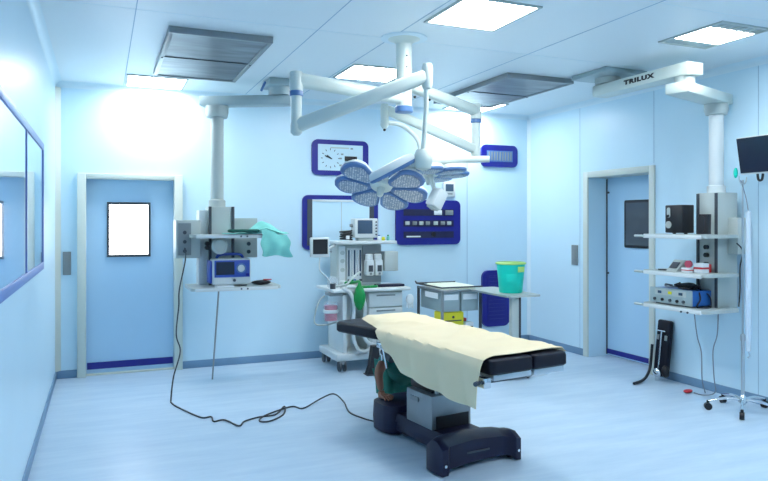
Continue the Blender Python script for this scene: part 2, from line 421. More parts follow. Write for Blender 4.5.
t = thing('door_switch', 'grey wall switch plate left of the white window door', 'switch', (.105, 0, 1.045))
MB().box(-.038, .038, -.014, -.001, 0, .235, bev=.004).build('plate', 'grey', t)
MB().box(-.022, .022, -.02, -.0145, .05, .185, bev=.003).build('rocker', 'grey', t)
t = thing('door_switch', 'grey wall switch plate left of the recessed door', 'switch', (W, -.945, 1.065), R(-90))
MB().box(-.055, .055, -.014, -.001, 0, .24, bev=.004).build('plate', 'grey', t)
MB().box(-.03, .03, -.02, -.0145, .05, .19, bev=.003).build('rocker', 'grey', t)

# ------------------------------------------------------------------ surgical light assembly
def capsule_link(mb, p0, p1, w, h):
    # rounded rectangular arm from p0 to p1
    p0, p1 = Vector(p0), Vector(p1); d = p1-p0; L = d.length
    q = d.to_track_quat('X', 'Z').to_matrix().to_4x4()
    prof = rrect(-w/2, w/2, -h/2, h/2, min(w, h)*.38, 4)
    n = len(prof)
    rs = []
    for x, s in ((0, .8), (.012, 1), (L-.012, 1), (L, .8)):
        rs.append([(Matrix.Translation(p0) @ q) @ Vector((x, a*s, b*s)) for a, b in prof])
    mb.rings(rs); return mb
S = thing('surgical_light_mount', 'white ceiling column with two jointed arms carrying the surgical lights', 'surgical light mount', (2.578, -2.804, H))
def sl(p): return Vector(p)-Vector((2.578, -2.804, H))
colp = MB().lathe([(.001, 0), (.125, 0), (.125, -.012), (.08, -.03), (.062, -.05), (.062, -.53)], seg=32).build('column', 'armwhite', S)
MB().lathe([(.001, 0), (.18, -.0), (.18, -.008), (.13, -.0125)], seg=40).build('ceiling_plate', 'cove', S)
MB().lathe([(.066, -.53), (.07, -.535), (.07, -.57), (.066, -.575)], seg=32).build('blue_ring', 'lampblue', S)
for z in (-.15, -.235, -.40): MB().ball((-.005-.0, -.063, z), .007, seg=8).build('screw', 'dgrey', S)
eA = (1.67, -3.0, 2.56); eB = (3.43, -2.44, 2.50)
capsule_link(MB(), sl((2.578, -2.804, 2.535)), sl((1.67, -3.0, 2.565)), .09, .10).build('arm', 'armwhite', S)
capsule_link(MB(), sl((2.578, -2.804, 2.65)), sl((3.43, -2.44, 2.55)), .09, .09).build('arm', 'armwhite', S)
for e, z0, z1, zb in ((eA, 2.62, 2.49, 2.235), (eB, 2.61, 2.48, 2.20)):
    x, y, _ = sl(e)
    MB().lathe([(.001, z0-H+.004), (.04, z0-H), (.047, z0-H-.012), (.047, z1-H), (.043, z1-H-.004)], (x, y, 0)).build('knuckle', 'armwhite', S)
    MB().lathe([(.046, 0), (.048, -.004), (.048, -.03), (.044, -.034)], (x, y, z1-H-.004)).build('blue_ring', 'lampblue', S)
    MB().lathe([(.038, 0), (.038, zb-z1+.07), (.042, zb-z1+.05), (.04, zb-z1), (.02, zb-z1-.02), (.001, zb-z1-.022)], (x, y, z1-H-.036)).build('elbow_post', 'armwhite', S)
spA = (2.476, -3.39, 2.58); spB = (2.58, -2.46, 2.50)
capsule_link(MB(), sl((1.67, -3.0, 2.245)), sl(spA), .075, .095).build('spring_arm', 'armwhite', S)
capsule_link(MB(), sl((3.43, -2.44, 2.21)), sl(spB), .065, .08).build('spring_arm', 'armwhite', S)
x, y, z = sl(spA); MB().lathe([(.001, .09), (.03, .085), (.038, .06), (.038, -.06), (.03, -.085), (.001, -.09)], (x+.01, y, z)).build('wrist', 'armwhite', S)
MB().tube([(x, y, z-.08), (x, y, z-.25), (x-.025, y+.0, z-.52)], .017, seg=12).build('drop_tube', 'armwhite', S)
x, y, z = sl(spB); MB().lathe([(.001, .05), (.03, .045), (.034, .0), (.034, -.13), (.02, -.155), (.001, -.157)], (x-.02, y, z)).build('wrist', 'armwhite', S)
MB().ball((x-.02, y, z-.165), .012, seg=10).build('stop_pin', 'black', S)
MB().tube([(x-.02, y, z-.11), (x+.1, y-.02, z-.115), (x+.18, y-.06, z-.17), (x+.25, y-.09, z-.27), (x+.27, y-.10, z-.48)], .02, seg=12).build('curved_tube', 'armwhite', S)
for p in ((2.70, -2.74, 2.565), (2.86, -2.68, 2.565)):
    MB().ball(sl(p), .011, seg=8).build('stop_pin', 'black', S)

def petal_outline(r0, r1, wmax, n=22):
    # fan shaped petal: narrow at the hub, widest near the blunt rounded outer end
    half = []
    for i in range(n+1):
        t = i/n
        w = wmax*(.20+.80*min(1, t/.62)**.8)
        if t > .62: w *= max(0, 1-((t-.62)/.38)**2.4)**.5
        if t < .06: w *= (t/.06)**.5
        half.append((r0+(r1-r0)*t, w))
    return half+[(x, -w) for x, w in reversed(half[1:-1])]
def lamp_head(lab, loc, rot, nset, scale=1):
    L = thing('surgical_light', lab, 'surgical light', loc, rot=rot)
    L.scale = (1, 1, 1)
    k = scale
    MB().lathe([(.001, .05*k), (.05*k, .048*k), (.085*k, .03*k), (.09*k, 0), (.07*k, -.018*k), (.001, -.02*k)], seg=28).build('hub', 'armwhite', L)
    MB().lathe([(.001, -.021*k), (.028*k, -.022*k), (.024*k, -.07*k), (.018*k, -.085*k), (.001, -.088*k)], seg=20).build('handle', 'armwhite', L)
    for i in nset:
        a = R(i*360/7+12)
        rm = Matrix.Rotation(a, 4, 'Z')
        o1 = petal_outline(.065*k, .345*k, .108*k)
        c = (sum(p[0] for p in o1)/len(o1), 0)
        def inset(s, z, o=o1): return [(c[0]+(p[0]-c[0])*s, p[1]*s, z) for p in o]
        pt = MB().rings([inset(.86, .036*k), inset(.97, .022*k), inset(1, .006*k)]).xf(rm).build('petal', 'white', L)
        MB().rings([inset(1.0, .0055*k), inset(1.0, -.008*k), inset(.93, -.016*k), inset(.90, -.0165*k)]).xf(rm).build('rim', 'lampblue', pt)
        MB().rings([inset(.78, -.0175*k), inset(.78, -.021*k)]).xf(rm).build('lens_plate', 'lens', pt)
    return L
# camera looks along yaw 22.8 deg; tilt the underside towards the viewer
def tilt_rot(tilt, roll, yaw=R(22.8)):
    # local z up -> tilt so that underside (-z) swings towards the viewer
    right = Vector((math.cos(yaw), -math.sin(yaw), 0)); fwd = Vector((math.sin(yaw), math.cos(yaw), 0))
    q = Quaternion(fwd, roll) @ Quaternion(right, -tilt)
    return (q @ Quaternion((0, 0, 1), -yaw)).to_euler()
LA = lamp_head('large seven petal surgical light with blue rimmed lens petals, lower and nearer', (2.27, -3.09, 1.84), tilt_rot(R(27), R(9)), (0, 1, 2, 3, 4, 6))
y_ = MB(); capsule_link(y_, Vector((2.45, -3.39, 1.985)), Vector((2.30, -3.20, 1.955)), .10, .055)
o = y_.build('yoke', 'armwhite', None); 
bpy.context.view_layer.update()
def adopt(o, root):
    o.parent = root; o.matrix_parent_inverse = root.matrix_world.inverted()
adopt(o, LA)
o = MB().lathe([(.001, .09), (.045, .085), (.062, .05), (.066, 0), (.055, -.045), (.001, -.06)], (2.452, -3.39, 1.99)).build('pivot_housing', 'armwhite'); adopt(o, LA)
ax = Vector((2.10, -3.30, 1.858))-Vector((2.40, -3.345, 2.02)); q_ = ax.to_track_quat('X', 'Z').to_matrix().to_4x4(); mq = Matrix.Translation((2.40, -3.345, 2.02)) @ q_; la_ = ax.length
o1 = [(x_, y_*1.0) for x_, y_ in [(0, -.05), (.06, -.066), (la_*.55, -.068), (la_*.85, -.045), (la_*.97, -.018), (la_, 0), (la_*.97, .018), (la_*.85, .045), (la_*.55, .068), (.06, .066), (0, .05)]]
def o1s(s_, z_): return [(la_/2+(a_-la_/2)*s_, b_*s_, z_) for a_, b_ in o1]
o = MB().rings([o1s(.8, .045), o1s(.94, .036), o1s(1, .012), o1s(1, -.004)]).xf(mq).build('raised_petal', 'white'); adopt(o, LA)
o = MB().rings([o1s(1, -.0045), o1s(1, -.02), o1s(.92, -.028)]).xf(mq).build('raised_rim', 'lampblue'); adopt(o, LA)
o = MB().rings([o1s(.76, -.0285), o1s(.76, -.032)]).xf(mq).build('raised_lens_plate', 'lens'); adopt(o, LA)
LB = lamp_head('smaller petal surgical light seen edge on, behind and right of the large one', (2.87, -2.64, 1.965), tilt_rot(R(6), R(-3)), (0, 1, 2, 3, 4, 5, 6), 1.0)
bpy.context.view_layer.update()
o = MB().lathe([(.001, .07), (.04, .065), (.05, .0), (.04, -.05), (.001, -.06)], (2.85, -2.56, 2.055)).build('pivot_housing', 'armwhite'); adopt(o, LB)
o = MB().tube([(2.83, -2.60, 2.06), (3.05, -2.72, 2.085), (3.32, -2.84, 2.09)], [.038, .032, .026], seg=14).build('side_bar', 'armwhite'); adopt(o, LB)
o = MB().cyl((2.83, -2.75, 1.97), (2.85, -2.78, 1.84), .02, .017).build('camera_stem', 'armwhite'); adopt(o, LB)
o = MB().box(-.05, .05, -.05, .05, -.075, .075, bev=.01).xf(Matrix.Translation((2.865, -2.80, 1.765)) @ Matrix.Rotation(R(28), 4, 'Y') @ Matrix.Rotation(R(20), 4, 'Z')).build('camera_box', 'white'); adopt(o, LB)
o = MB().box(-.035, .035, -.035, .035, -.09, -.076).xf(Matrix.Translation((2.865, -2.80, 1.765)) @ Matrix.Rotation(R(28), 4, 'Y') @ Matrix.Rotation(R(20), 4, 'Z')).build('camera_lens', 'lgrey'); adopt(o, LB)

# ------------------------------------------------------------------ left pendant
PL = thing('ceiling_pendant', 'grey left ceiling pendant with post, service boxes and two shelves', 'ceiling pendant', (1.51, -.57, 0))
def pl(p): return Vector(p)-Vector((1.51, -.57, 0))
b = MB(); mx, my = pl((2.10, -.88, 0)).xy
b.box(mx-.16, mx+.16, my-.16, my+.16, 2.93, 2.999, bev=.01); b.lathe([(.13, 2.93), (.13, 2.85)], (mx, my, 0)); b.build('ceiling_mount', 'armgrey', PL)
MB().cyl((mx-.19, my-.1, 2.955), (mx-.24, my-.16, 2.86), .012).build('brake_lever', 'lampblue', PL)
b = MB(); dx = Vector((mx, my, 0)); L_ = dx.length; ang = math.atan2(my, mx)
b.box(-.16, L_+.15, -.085, .085, 2.755, 2.85, bev=.012).xf(Matrix.Rotation(ang, 4, 'Z')).build('horizontal_arm', 'armgrey', PL)
MB().lathe([(.001, 2.755), (.115, 2.755), (.115, 2.69), (.105, 2.645), (.10, 2.64), (.068, 2.635)]).build('collar', 'lgrey', PL)
MB().cyl((0, 0, 1.74), (0, 0, 2.64), .066, seg=28).build('post', 'lgrey', PL)
MB().lathe([(.085, 1.735), (.085, 1.80), (.068, 1.81)]).build('post_foot', 'lgrey', PL)
MB().box(.08, .095, -.03, .01, 2.65, 2.69).build('brake_knob', 'dgrey', PL)
MB().box(-.10, .14, -.14, .12, .93, 1.735, bev=.008).build('column_body', 'lgrey', PL)
for x in (-.105, .12): MB().box(x, x+.028, -.152, -.1405, .93, 1.735).build('mounting_rail', 'dgrey', PL)
MB().box(-.19, -.101, -.08, .12, .92, 1.70, bev=.006).build('side_channel', 'white', PL)
bl = MB().box(-.42, -.191, -.20, .08, 1.23, 1.60, bev=.006).build('service_box', 'lgrey', PL)
MB().box(-.40, -.28, -.212, -.2005, 1.26, 1.57).build('socket_plate', 'grey', bl)
for z in (1.30, 1.39, 1.48): MB().cyl((-.34, -.218, z), (-.34, -.2125, z), .018, seg=14).build('socket', 'dgrey', bl)
br = MB().box(.145, .39, -.10, .10, 1.22, 1.62, bev=.006).build('service_box', 'lgrey', PL)
for z in (1.28, 1.36): MB().cyl((.30, -.112, z), (.30, -.1005, z), .02, seg=14).build('socket', 'dgrey', br)
def shelf(z, x0, x1, y0, y1, par, m='lgrey'):
    s = MB().prism(rrect(x0, x1, y0, y1, .05), z-.028, z, 'z').build('shelf', m, par)
    MB().box(x0+.04, x1-.04, y0-.014, y0-.0005, z-.034, z-.004, bev=.004).build('front_rail', 'white', s)
    return s
s1 = shelf(1.46, -.30, .60, -.42, -.14, PL)
s2 = shelf(.955, -.31, .56, -.44, .10, PL)
for s, z in ((s1, 1.443), (s2, .938)):
    for x in (.16, .22): MB().cyl((x, -.462 if z < 1.1 else -.442, z), (x, -.455 if z < 1.1 else -.435, z), .009, seg=10).build('knob', 'dgrey', s)
MB().cyl((-.03, -.30, .926), (-.055, -.06, .003), .0085, seg=10).build('hanging_rod', 'satin', PL)
MB().lathe([(.001, .0), (.075, .0), (.08, .02), (.06, .045), (.001, .055)], (-.03, -.32, 1.345), axis=(.1, -1, .15)).build('lamp_disc', 'lgrey', PL)
MB().tube([(-.03, -.28, 1.35), (.0, -.2, 1.34), (.02, -.142, 1.33)], .014).build('lamp_stalk', 'lgrey', PL)
for z in (1.33, 1.37): MB().cyl((-.13, -.26, z), (-.13, -.19, z), .022, seg=14).build('plug', 'black', PL)

# green cloth on shelf 1
def grid_mesh(fn, nu, nv, th=.004):
    mb = MB(); V = [[mb.b.verts.new(fn(i/nu, j/nv)) for j in range(nv+1)] for i in range(nu+1)]
    for i in range(nu):
        for j in range(nv): mb.b.faces.new((V[i][j], V[i+1][j], V[i+1][j+1], V[i][j+1]))
    mb.b.normal_update()
    bmesh.ops.recalc_face_normals(mb.b, faces=mb.b.faces)
    bmesh.ops.solidify(mb.b, geom=list(mb.b.faces), thickness=th)
    return mb
def clothfn(u, v):
    x = .02+u*.62; y = -.415+v*.25
    bump = .12*math.exp(-((u-.62)/.22)**2)*(.3+.7*math.sin(v*3.0))+.005*math.sin(u*30+v*7)
    if v < .12: bump *= v/.12
    return (x+1.51, y-.57, 1.469+max(bump, 0))
o = grid_mesh(clothfn, 44, 20).build('green_cloth', 'ltcloth'); tag(o, 'pale green cloth draped off the right end of the left pendant upper shelf', 'cloth')
def clothfn2(u, v):
    # hangs over the front edge and right end of the shelf
    x = .35+u*.27+.03*v*u+.012*math.sin(v*9+u*5); y = -.452-.018*math.sin(u*12+v*2)*v-.012*v-.02*math.sin(v*3.1)
    x0_ = min(x, .62)
    z = 1.469+.05*max(0, 1-abs(u-.15)*2.2)*(1-v)-.015*u-v*(.215+.01*math.sin(u*9))
    return (x+1.51, y-.57, z)
hf = grid_mesh(clothfn2, 24, 18).build('hanging_flap', 'ltcloth', o)
def clothfn3(u, v):
    x = .35+u*.25; y = -.452+v*.05
    return (x+1.51, y-.57, 1.472+.05*max(0, 1-abs(u*.72-.15)*2.2)-.02*max(0,u-.6)+.01*math.sin(v*3.14))
grid_mesh(clothfn3, 16, 6).build('folded_edge', 'ltcloth', o)
t = tag(MB().box(-.15, .15, -.05, .05, 0, .05, bev=.02, seg=3).xf(Matrix.Translation((1.70, -.98, 1.481)) @ Matrix.Diagonal((1, 1, .6, 1))).build('folded_towel', 'dkcloth'), 'dark green folded towel tucked under the pale green cloth', 'towel')
t.location.z = 0

# defibrillator monitor on shelf 2
t = thing('bedside_monitor', 'white and blue bedside monitor standing on the left pendant lower shelf', 'monitor', (1.60, -.79, .955))
MB().box(-.185, .185, -.13, .13, .012, .27, bev=.025, seg=3).build('housing', 'white', t)
for x in (-.12, .12): MB().box(x-.03, x+.03, -.1, .1, .0005, .0115).build('foot', 'dgrey', t)
MB().box(-.17, .17, -.139, -.1305, .09, .255, bev=.003).build('front_panel', 'monblue', t)
MB().box(-.155, .02, -.144, -.1395, .115, .24).build('screen', 'screen', t)
MB().lathe([(.035, 0), (.032, .018), (.001, .02)], (.085, -.1395, .175), axis=(0, -1, 0)).build('dial', 'white', t)
MB().lathe([(.05, 0), (.048, .003), (.001, .004)], (.085, -.1392, .175), axis=(0, -1, 0)).build('dial_ring', 'lampblue', t)
MB().box(.13, .165, -.144, -.1395, .10, .125).build('button', 'deepblue', t)
MB().tube([(-.13, 0, .268), (-.09, 0, .305), (.09, 0, .305), (.13, 0, .268)], .014, seg=10).build('handle', 'monblue', t)
MB().cyl((.02, -.15, .06), (.02, -.131, .06), .014).build('cable_port', 'dgrey', t)
MB().box(-.21, -.187, -.1, .1, .03, .25, bev=.006).build('side_pouch', 'monblue', t)
t = thing('pressure_cuff', 'black and red cuff lying right of the monitor on the left pendant lower shelf', 'cuff', (1.90, -.85, .955))
MB().ball((0, 0, .024), .1, (1, .45, .23)).build('cuff', 'black', t)
MB().box(.02, .10, -.035, .02, .046, .056, bev=.004).build('strap', 'red', t)
t = tag(MB().prism(rrect(-.09, .09, -.05, .05, .02), 0.001, .012).build('small_tray', 'paper'), 'small white tray lying in front of the white and blue monitor', 'tray'); t.location = (1.52, -.955, .955)

# power cord from left pendant to the table
cord = [(1.17, -.80, 1.33), (1.165, -.88, 1.22), (1.10, -.98, .95), (1.09, -1.02, .80), (1.06, -1.1, .55), (1.09, -1.15, .40), (1.02, -1.27, .20), (.99, -1.36, .03)]
fl = [(.99, -1.42), (1.04, -1.62), (1.165, -1.955), (1.245, -1.97), (1.245, -2.11), (1.33, -2.10), (1.405, -2.30), (1.47, -2.20), (1.60, -2.13), (1.74, -2.11), (1.85, -1.97), (1.80, -2.13), (1.66, -2.27), (1.58, -2.24), (1.66, -2.10), (1.92, -1.93), (2.0, -2.02), (2.21, -1.85), (2.35, -1.78), (2.36, -2.02), (2.32, -2.28), (2.36, -2.48), (2.42, -2.62), (2.44, -2.70)]
hz = {10: .02, 18: .03, 19: .02, 17: .02}
cord += [(x, y, .007+hz.get(i, 0)) for i, (x, y) in enumerate(fl)]
o = MB().tube(cord, .0065, seg=8, sub=8).build('power_cord', 'cable')
tag(o, 'dark power cord hanging from the left pendant and snaking across the floor', 'cord')

# ------------------------------------------------------------------ right pendant
PR = thing('ceiling_pendant', 'white right ceiling pendant with lettered arm, post and three shelves', 'ceiling pendant', (5.50, -3.13, 0))
def pr(p): return Vector(p)-Vector((5.50, -3.13, 0))
mx, my, _ = pr((4.90, -2.42, 0))
MB().box(mx-.25, mx+.25, my-.25, my+.23, 2.955, 2.999, bev=.008).build('ceiling_mount', 'armgrey', PR)
MB().lathe([(.12, 2.955), (.12, 2.90)], (mx, my, 0)).build('mount_collar', 'lgrey', PR)
j = pr((4.91, -3.33, 0)); a0 = Vector((mx, my, 0)); dv = j-a0; ang = math.atan2(dv.y, dv.x); L_ = dv.length
mtx = Matrix.Translation(a0) @ Matrix.Rotation(ang, 4, 'Z')
MB().box(-.12, L_+.11, -.09, .09, 2.79, 2.895, bev=.012).xf(mtx).build('upper_arm', 'armwhite', PR)
# lettering on the camera side of the upper arm
cu = bpy.data.curves.new('lettering', 'FONT'); cu.body = 'TRILUX'; cu.size = .052; cu.extrude = .001; cu.offset = .0035; cu.align_x = 'CENTER'; cu.space_character = 1.18
tmp = bpy.data.objects.new('tmp', cu); COL.objects.link(tmp); bpy.context.view_layer.update()
me = bpy.data.meshes.new_from_object(tmp); bpy.data.objects.remove(tmp)
me.name = 'lettering'; me.materials.clear(); me.materials.append(M['black'])
o = bpy.data.objects.new('lettering', me); COL.objects.link(o); o.parent = PR
side = -1
o.matrix_local = mtx @ Matrix.Translation((L_*.53, -.0915, 2.83)) @ Matrix.Rotation(R(90), 4, 'X') @ Matrix.Diagonal((1.75, 1, 1, 1))
MB().lathe([(.08, 2.79), (.08, 2.725)], (j.x, j.y, 0)).build('arm_joint', 'lgrey', PR)
d2 = -j; a2 = math.atan2(d2.y, d2.x)
MB().box(-.15, d2.xy.length+.12, -.10, .10, 2.635, 2.725, bev=.012).xf(Matrix.Translation((j.x, j.y, 0)) @ Matrix.Rotation(a2, 4, 'Z')).build('lower_arm', 'armwhite', PR)
MB().lathe([(.001, 2.635), (.10, 2.635), (.10, 2.58), (.09, 2.54), (.063, 2.535)]).build('collar', 'lgrey', PR)
MB().cyl((0, 0, 1.84), (0, 0, 2.54), .062, seg=28).build('post', 'white', PR)
MB().lathe([(.078, 1.84), (.078, 1.90), (.064, 1.91)]).build('post_foot', 'white', PR)
MB().box(-.12, .12, -.12, .10, .80, 1.84, bev=.006).build('column_body', 'lgrey', PR)
for y in (-.12, .075): MB().box(-.132, -.1205, y, y+.025, .80, 1.835).build('mounting_rail', 'dgrey', PR)
MB().box(.0, .15, -.22, -.1205, 1.30, 1.62, bev=.006).build('service_box', 'lgrey', PR)
def shelfR(z):
    s = MB().prism(rrect(-.40, .02, -.24, .49, .05), z-.03, z, 'z').build('shelf', 'lgrey', PR)
    MB().box(-.416, -.4005, -.20, .45, z-.038, z-.004, bev=.004).build('front_rail', 'white', s)
    MB().cyl((-.41, .46, z-.02), (-.41, .56, z-.02), .012, seg=12).build('handle', 'lgrey', s)
    return s
sa, sb, sc = shelfR(1.472), shelfR(1.138), shelfR(.832)
for y in (-.02, .05): MB().cyl((-.425, y-.05, .80), (-.4165, y-.05, .80), .009, seg=10).build('knob', 'dgrey', sc)
for z in (1.21, 1.29, 1.36): MB().cyl((-.16, -.02, z), (-.1325, -.02, z), .02, seg=12).build('plug', 'black', PR)
MB().tube([(-.05, -.25, 1.40), (.0, -.27, 1.33), (-.02, -.26, 1.2), (-.01, -.25, 1.0), (.0, -.23, .85)], .006).build('cable', 'black', PR)

t = thing('speaker_box', 'large black speaker box with white dial on the right pendant top shelf', 'speaker', (5.26, -3.0, 1.472), R(-90))
MB().box(-.13, .07, -.10, .04, .012, .262, bev=.008).build('housing', 'black', t)
for x in (-.09, .04): MB().cyl((x, -.03, .0005), (x, -.03, .0115), .015).build('foot', 'dgrey', t)
MB().cyl((-.085, -.108, .085), (-.085, -.1005, .085), .032, seg=24).build('dial', 'lgrey', t)
MB().prism(rrect(-.103, -.067, .15, .24, .017), -.106, -.1005, 'y').build('badge', 'lgrey', t)
MB().cyl((-.085, -.112, .165), (-.085, -.1065, .165), .012, seg=16).build('knob', 'black', t)
t = thing('desk_speaker', 'small black curved desk speaker right of the large black box', 'speaker', (5.20, -3.26, 1.472), R(-75))
MB().rings([[(a*(1-.12*k_), b*(1-.1*k_)+.02*k_, .006+.17*k_) for a, b in rrect(-.052, .052, -.05, .05, .035)] for k_ in (0, .25, .5, .75, .95, 1)]).build('housing', 'black', t)
MB().rings([[(a*.8, -.051+.012*(z/.17)+.0, z) for a, z in [(p[0], p[1]) for p in rrect(-.04, .04, .02, .16, .03)]], [(a*.8, -.056+.012*(z/.17), z) for a, z in rrect(-.04, .04, .02, .16, .03)]]).build('grille', 'black', t)

# middle shelf items
t = thing('display_unit', 'small grey tilted display unit on the right pendant middle shelf', 'display unit', (5.20, -2.95, 1.138), R(-90))
MB().prism([(-.05, 0), (.07, 0), (.07, .10), (.05, .10)], -.06, .06, 'x').build('housing', 'lgrey', t)
MB().box(-.04, .04, -.003, .003, -.035, .035).xf(Matrix.Translation((0, -.006, .055)) @ Matrix.Rotation(R(-45), 4, 'X')).build('screen', 'dgrey', t)
for i, (x, y, w_, h_, m, lab) in enumerate(((5.20, -3.10, .09, .04, 'paper', 'low white medicine box with red band on the middle shelf'), (5.24, -3.20, .09, .085, 'paper', 'tall white carton with dark red edge on the middle shelf'))):
    t = thing('medicine_box', lab, 'box', (x, y, 1.138), R(-90))
    MB().box(-w_/2, w_/2, -.04, .04, .0005, h_, bev=.002).build('carton', m, t)
    MB().box(-w_/2-.001, w_/2+.001, -.0415, .0415, h_*.4, h_*.6).build('band', 'red', t)
t = thing('tape_roll', 'pink and white tape roll standing on the low white medicine box', 'tape roll', (5.20, -3.10, 1.178))
MB().lathe([(.012, -.012), (.032, -.012), (.032, .012), (.012, .012), (.012, -.012)], (0, 0, .0325), axis=(1, .2, 0)).build('roll', 'pink', t)
t = tag(MB().box(-.045, .045, -.015, .015, 0.0005, .075, bev=.002).build('dark_carton', 'red'), 'dark red carton behind the tall white one', 'box'); t.location = (5.33, -3.17, 1.138); t.rotation_euler.z = R(-90)
t = tag(MB().tube([(5.15, -2.80, 1.146), (5.17, -2.87, 1.146), (5.16, -2.89, 1.146)], .007).build('marker_pen', 'black'), 'black pen lying at the left of the middle shelf', 'pen')

# electrosurgical unit on bottom shelf
t = thing('electrosurgical_unit', 'blue electrosurgical unit with grey control front on the bottom shelf', 'electrosurgical unit', (5.26, -2.93, .832), R(-90))
MB().box(-.22, .25, -.10, .14, .012, .145, bev=.006).build('housing', 'esublue', t)
for x in (-.17, .17): MB().box(x-.02, x+.02, -.08, .1, .0005, .0115).build('foot', 'black', t)
fp = MB().box(-.225, .255, -.118, -.1005, .012, .15, bev=.006).build('front_panel', 'armgrey', t)
MB().box(-.16, .20, -.122, -.1185, .085, .138).build('label_plate', 'lgrey', fp)
for i in range(3): MB().box(-.12+i*.12, -.08+i*.12, -.127, -.1225, .10, .124).build('display', 'yellow' if i == 1 else 'bluescreen', fp)
for i, x in enumerate((-.16, -.07, .02, .10, .17)): MB().cyl((x, -.13, .045), (x, -.1185, .045), .014, seg=14).build('knob', 'dgrey' if i % 2 == 0 else 'black', fp)
t = thing('cable_bundle', 'black coiled cable bundle lying on the blue electrosurgical unit', 'cable')
pts = []
for i in range(40):
    a_ = i*.75; rr = .07+.02*math.sin(i*1.7)
    pts.append((5.27+rr*.8*math.cos(a_), -3.02+rr*1.5*math.sin(a_), .990+.0009*i+.008*math.sin(i*2.3)))
MB().tube(pts, .009, seg=6, sub=3).build('coil', 'black', t)
MB().tube([(5.25, -3.08, .985), (5.24, -3.16, .98), (5.23, -3.20, .91), (5.20, -3.19, .84), (5.26, -3.24, .835), (5.33, -3.22, .84), (5.34, -3.2, .93), (5.30, -3.13, .985)], .007, seg=6).build('loose_loop', 'black', t)
MB().tube([(5.24, -2.95, 1.0), (5.19, -2.87, .99), (5.20, -2.84, 1.01), (5.26, -2.86, 1.0)], .009, seg=6).build('grey_lead', 'ltcable', t)
# pedal cable to floor
t = thing('foot_pedal_cable', 'thin pale cable looping from the bottom shelf down to a red floor plug', 'cable')
MB().tube([(5.36, -3.01, .79), (5.38, -3.03, .55), (5.42, -3.04, .40), (5.45, -3.02, .15), (5.52, -2.99, .03), (5.56, -2.96, .008), (5.58, -2.93, .008)], .005).build('cable', 'ltcable', t)
MB().tube([(5.35, -3.28, .79), (5.36, -3.26, .6), (5.38, -3.20, .45), (5.46, -3.14, .2), (5.52, -3.10, .05), (5.48, -3.02, .008), (5.46, -2.92, .008)], .005).build('cable', 'ltcable', t)
MB().ball((5.43, -2.88, .018), .05, (1, .6, .34)).build('plug', 'red', t)

# leaning padded board with chrome rod
t = thing('arm_board', 'black padded board with chrome rod leaning against the right wall', 'arm board', (5.58, -2.40, 0), R(-90))
lean = Matrix.Rotation(R(-7), 4, 'X')
MB().box(-.085, .085, -.03, .03, 0.04, .60, bev=.02, seg=3).xf(lean).build('pad', 'vinyl', t)
MB().tube([(0, -.045, .09), (0, -.045, .49)], .007, smooth=False).xf(lean).build('rod', 'chrome', t)
MB().tube([(-.05, -.045, .49), (.05, -.045, .49)], .007, smooth=False).xf(lean).build('cross_bar', 'chrome', t)
MB().ball((0, -.05, .08), .05, (1, .5, .9)).build('clamp', 'chrome', t)
MB().cyl((0, -.05, 0.002), (0, -.05, .06), .018).build('foot', 'chrome', t)
for x in (-.055, .05): MB().box(x-.016, x+.016, -.036, -.031, .40, .45).xf(lean).build('buckle', 'steel', t)
MB().tube([(-.075, -.035, .35), (-.075, -.05, .2), (-.065, -.08, .1), (-.03, -.16, .04), (.01, -.26, .018), (.05, -.39, .014)], .014, seg=8).build('strap', 'black', t)
MB().ball((.07, -.01, .10), .05, (.8, .7, 1.2)).build('strap_roll', 'black', t)

# drip stand
t = thing('drip_stand', 'chrome drip stand on a five legged wheeled base at the right edge', 'drip stand', (5.36, -3.513, 0), 0)
MB().cyl((0, 0, .07), (0, 0, .61), .014, seg=16).build('lower_pole', 'steel', t)
MB().cyl((0, 0, .61), (0, 0, 1.93), .008, seg=12).build('upper_pole', 'steel', t)
MB().lathe([(.02, .06), (.035, .08), (.03, .12), (.015, .14)]).build('base_hub', 'chrome', t)
MB().lathe([(.018, .59), (.02, .60), (.02, .64), (.009, .65)]).build('clamp_collar', 'steel', t)
for i in range(5):
    a_ = R(72*i+2); c_, s_ = math.cos(a_), math.sin(a_)
    lg = MB().tube([(.02*c_, .02*s_, .10), (.14*c_, .14*s_, .105), (.27*c_, .27*s_, .075)], [.013, .012, .01]).build('leg', 'chrome', t)
    w_ = MB(); w_.cyl((.27*c_-.018*s_, .27*s_+.018*c_, .031), (.27*c_+.018*s_, .27*s_-.018*c_, .031), .03, seg=18); w_.cyl((.27*c_, .27*s_, .055), (.27*c_, .27*s_, .08), .012, seg=10); w_.build('caster', 'black', lg)
for s_ in (-1, 1): MB().tube([(0, 0, 1.93), (.04*s_, .02*s_, 1.90), (.075*s_, .03*s_, 1.925), (.08*s_, .03*s_, 1.96)], .005).build('hook', 'steel', t)
t = thing('drip_line', 'long clear plastic drip sleeve hanging from the drip stand', 'drip line', (5.38, -3.55, 0))
MB().lathe([(.001, .50), (.018, .51), (.022, .6), (.024, 1.2), (.02, 1.66), (.001, 1.68)], seg=14).build('sleeve', 'sleeve', t)
MB().tube([(0, 0, 1.67), (-.01, .02, 1.80), (-.035, .045, 1.93)], .004).build('string', 'ltcable', t)
MB().tube([(0, 0, .505), (.012, 0, .47), (0, .005, .45)], .006).build('tube_end', 'clear', t)
t = tag(MB().ball((0, 0, 0), .035, (.5, .5, 1.3)).build('teal_tape', 'teal'), 'small teal tie knotted at the corner of the wall screen', 'tie'); t.location = (5.42, -3.395, 2.0)

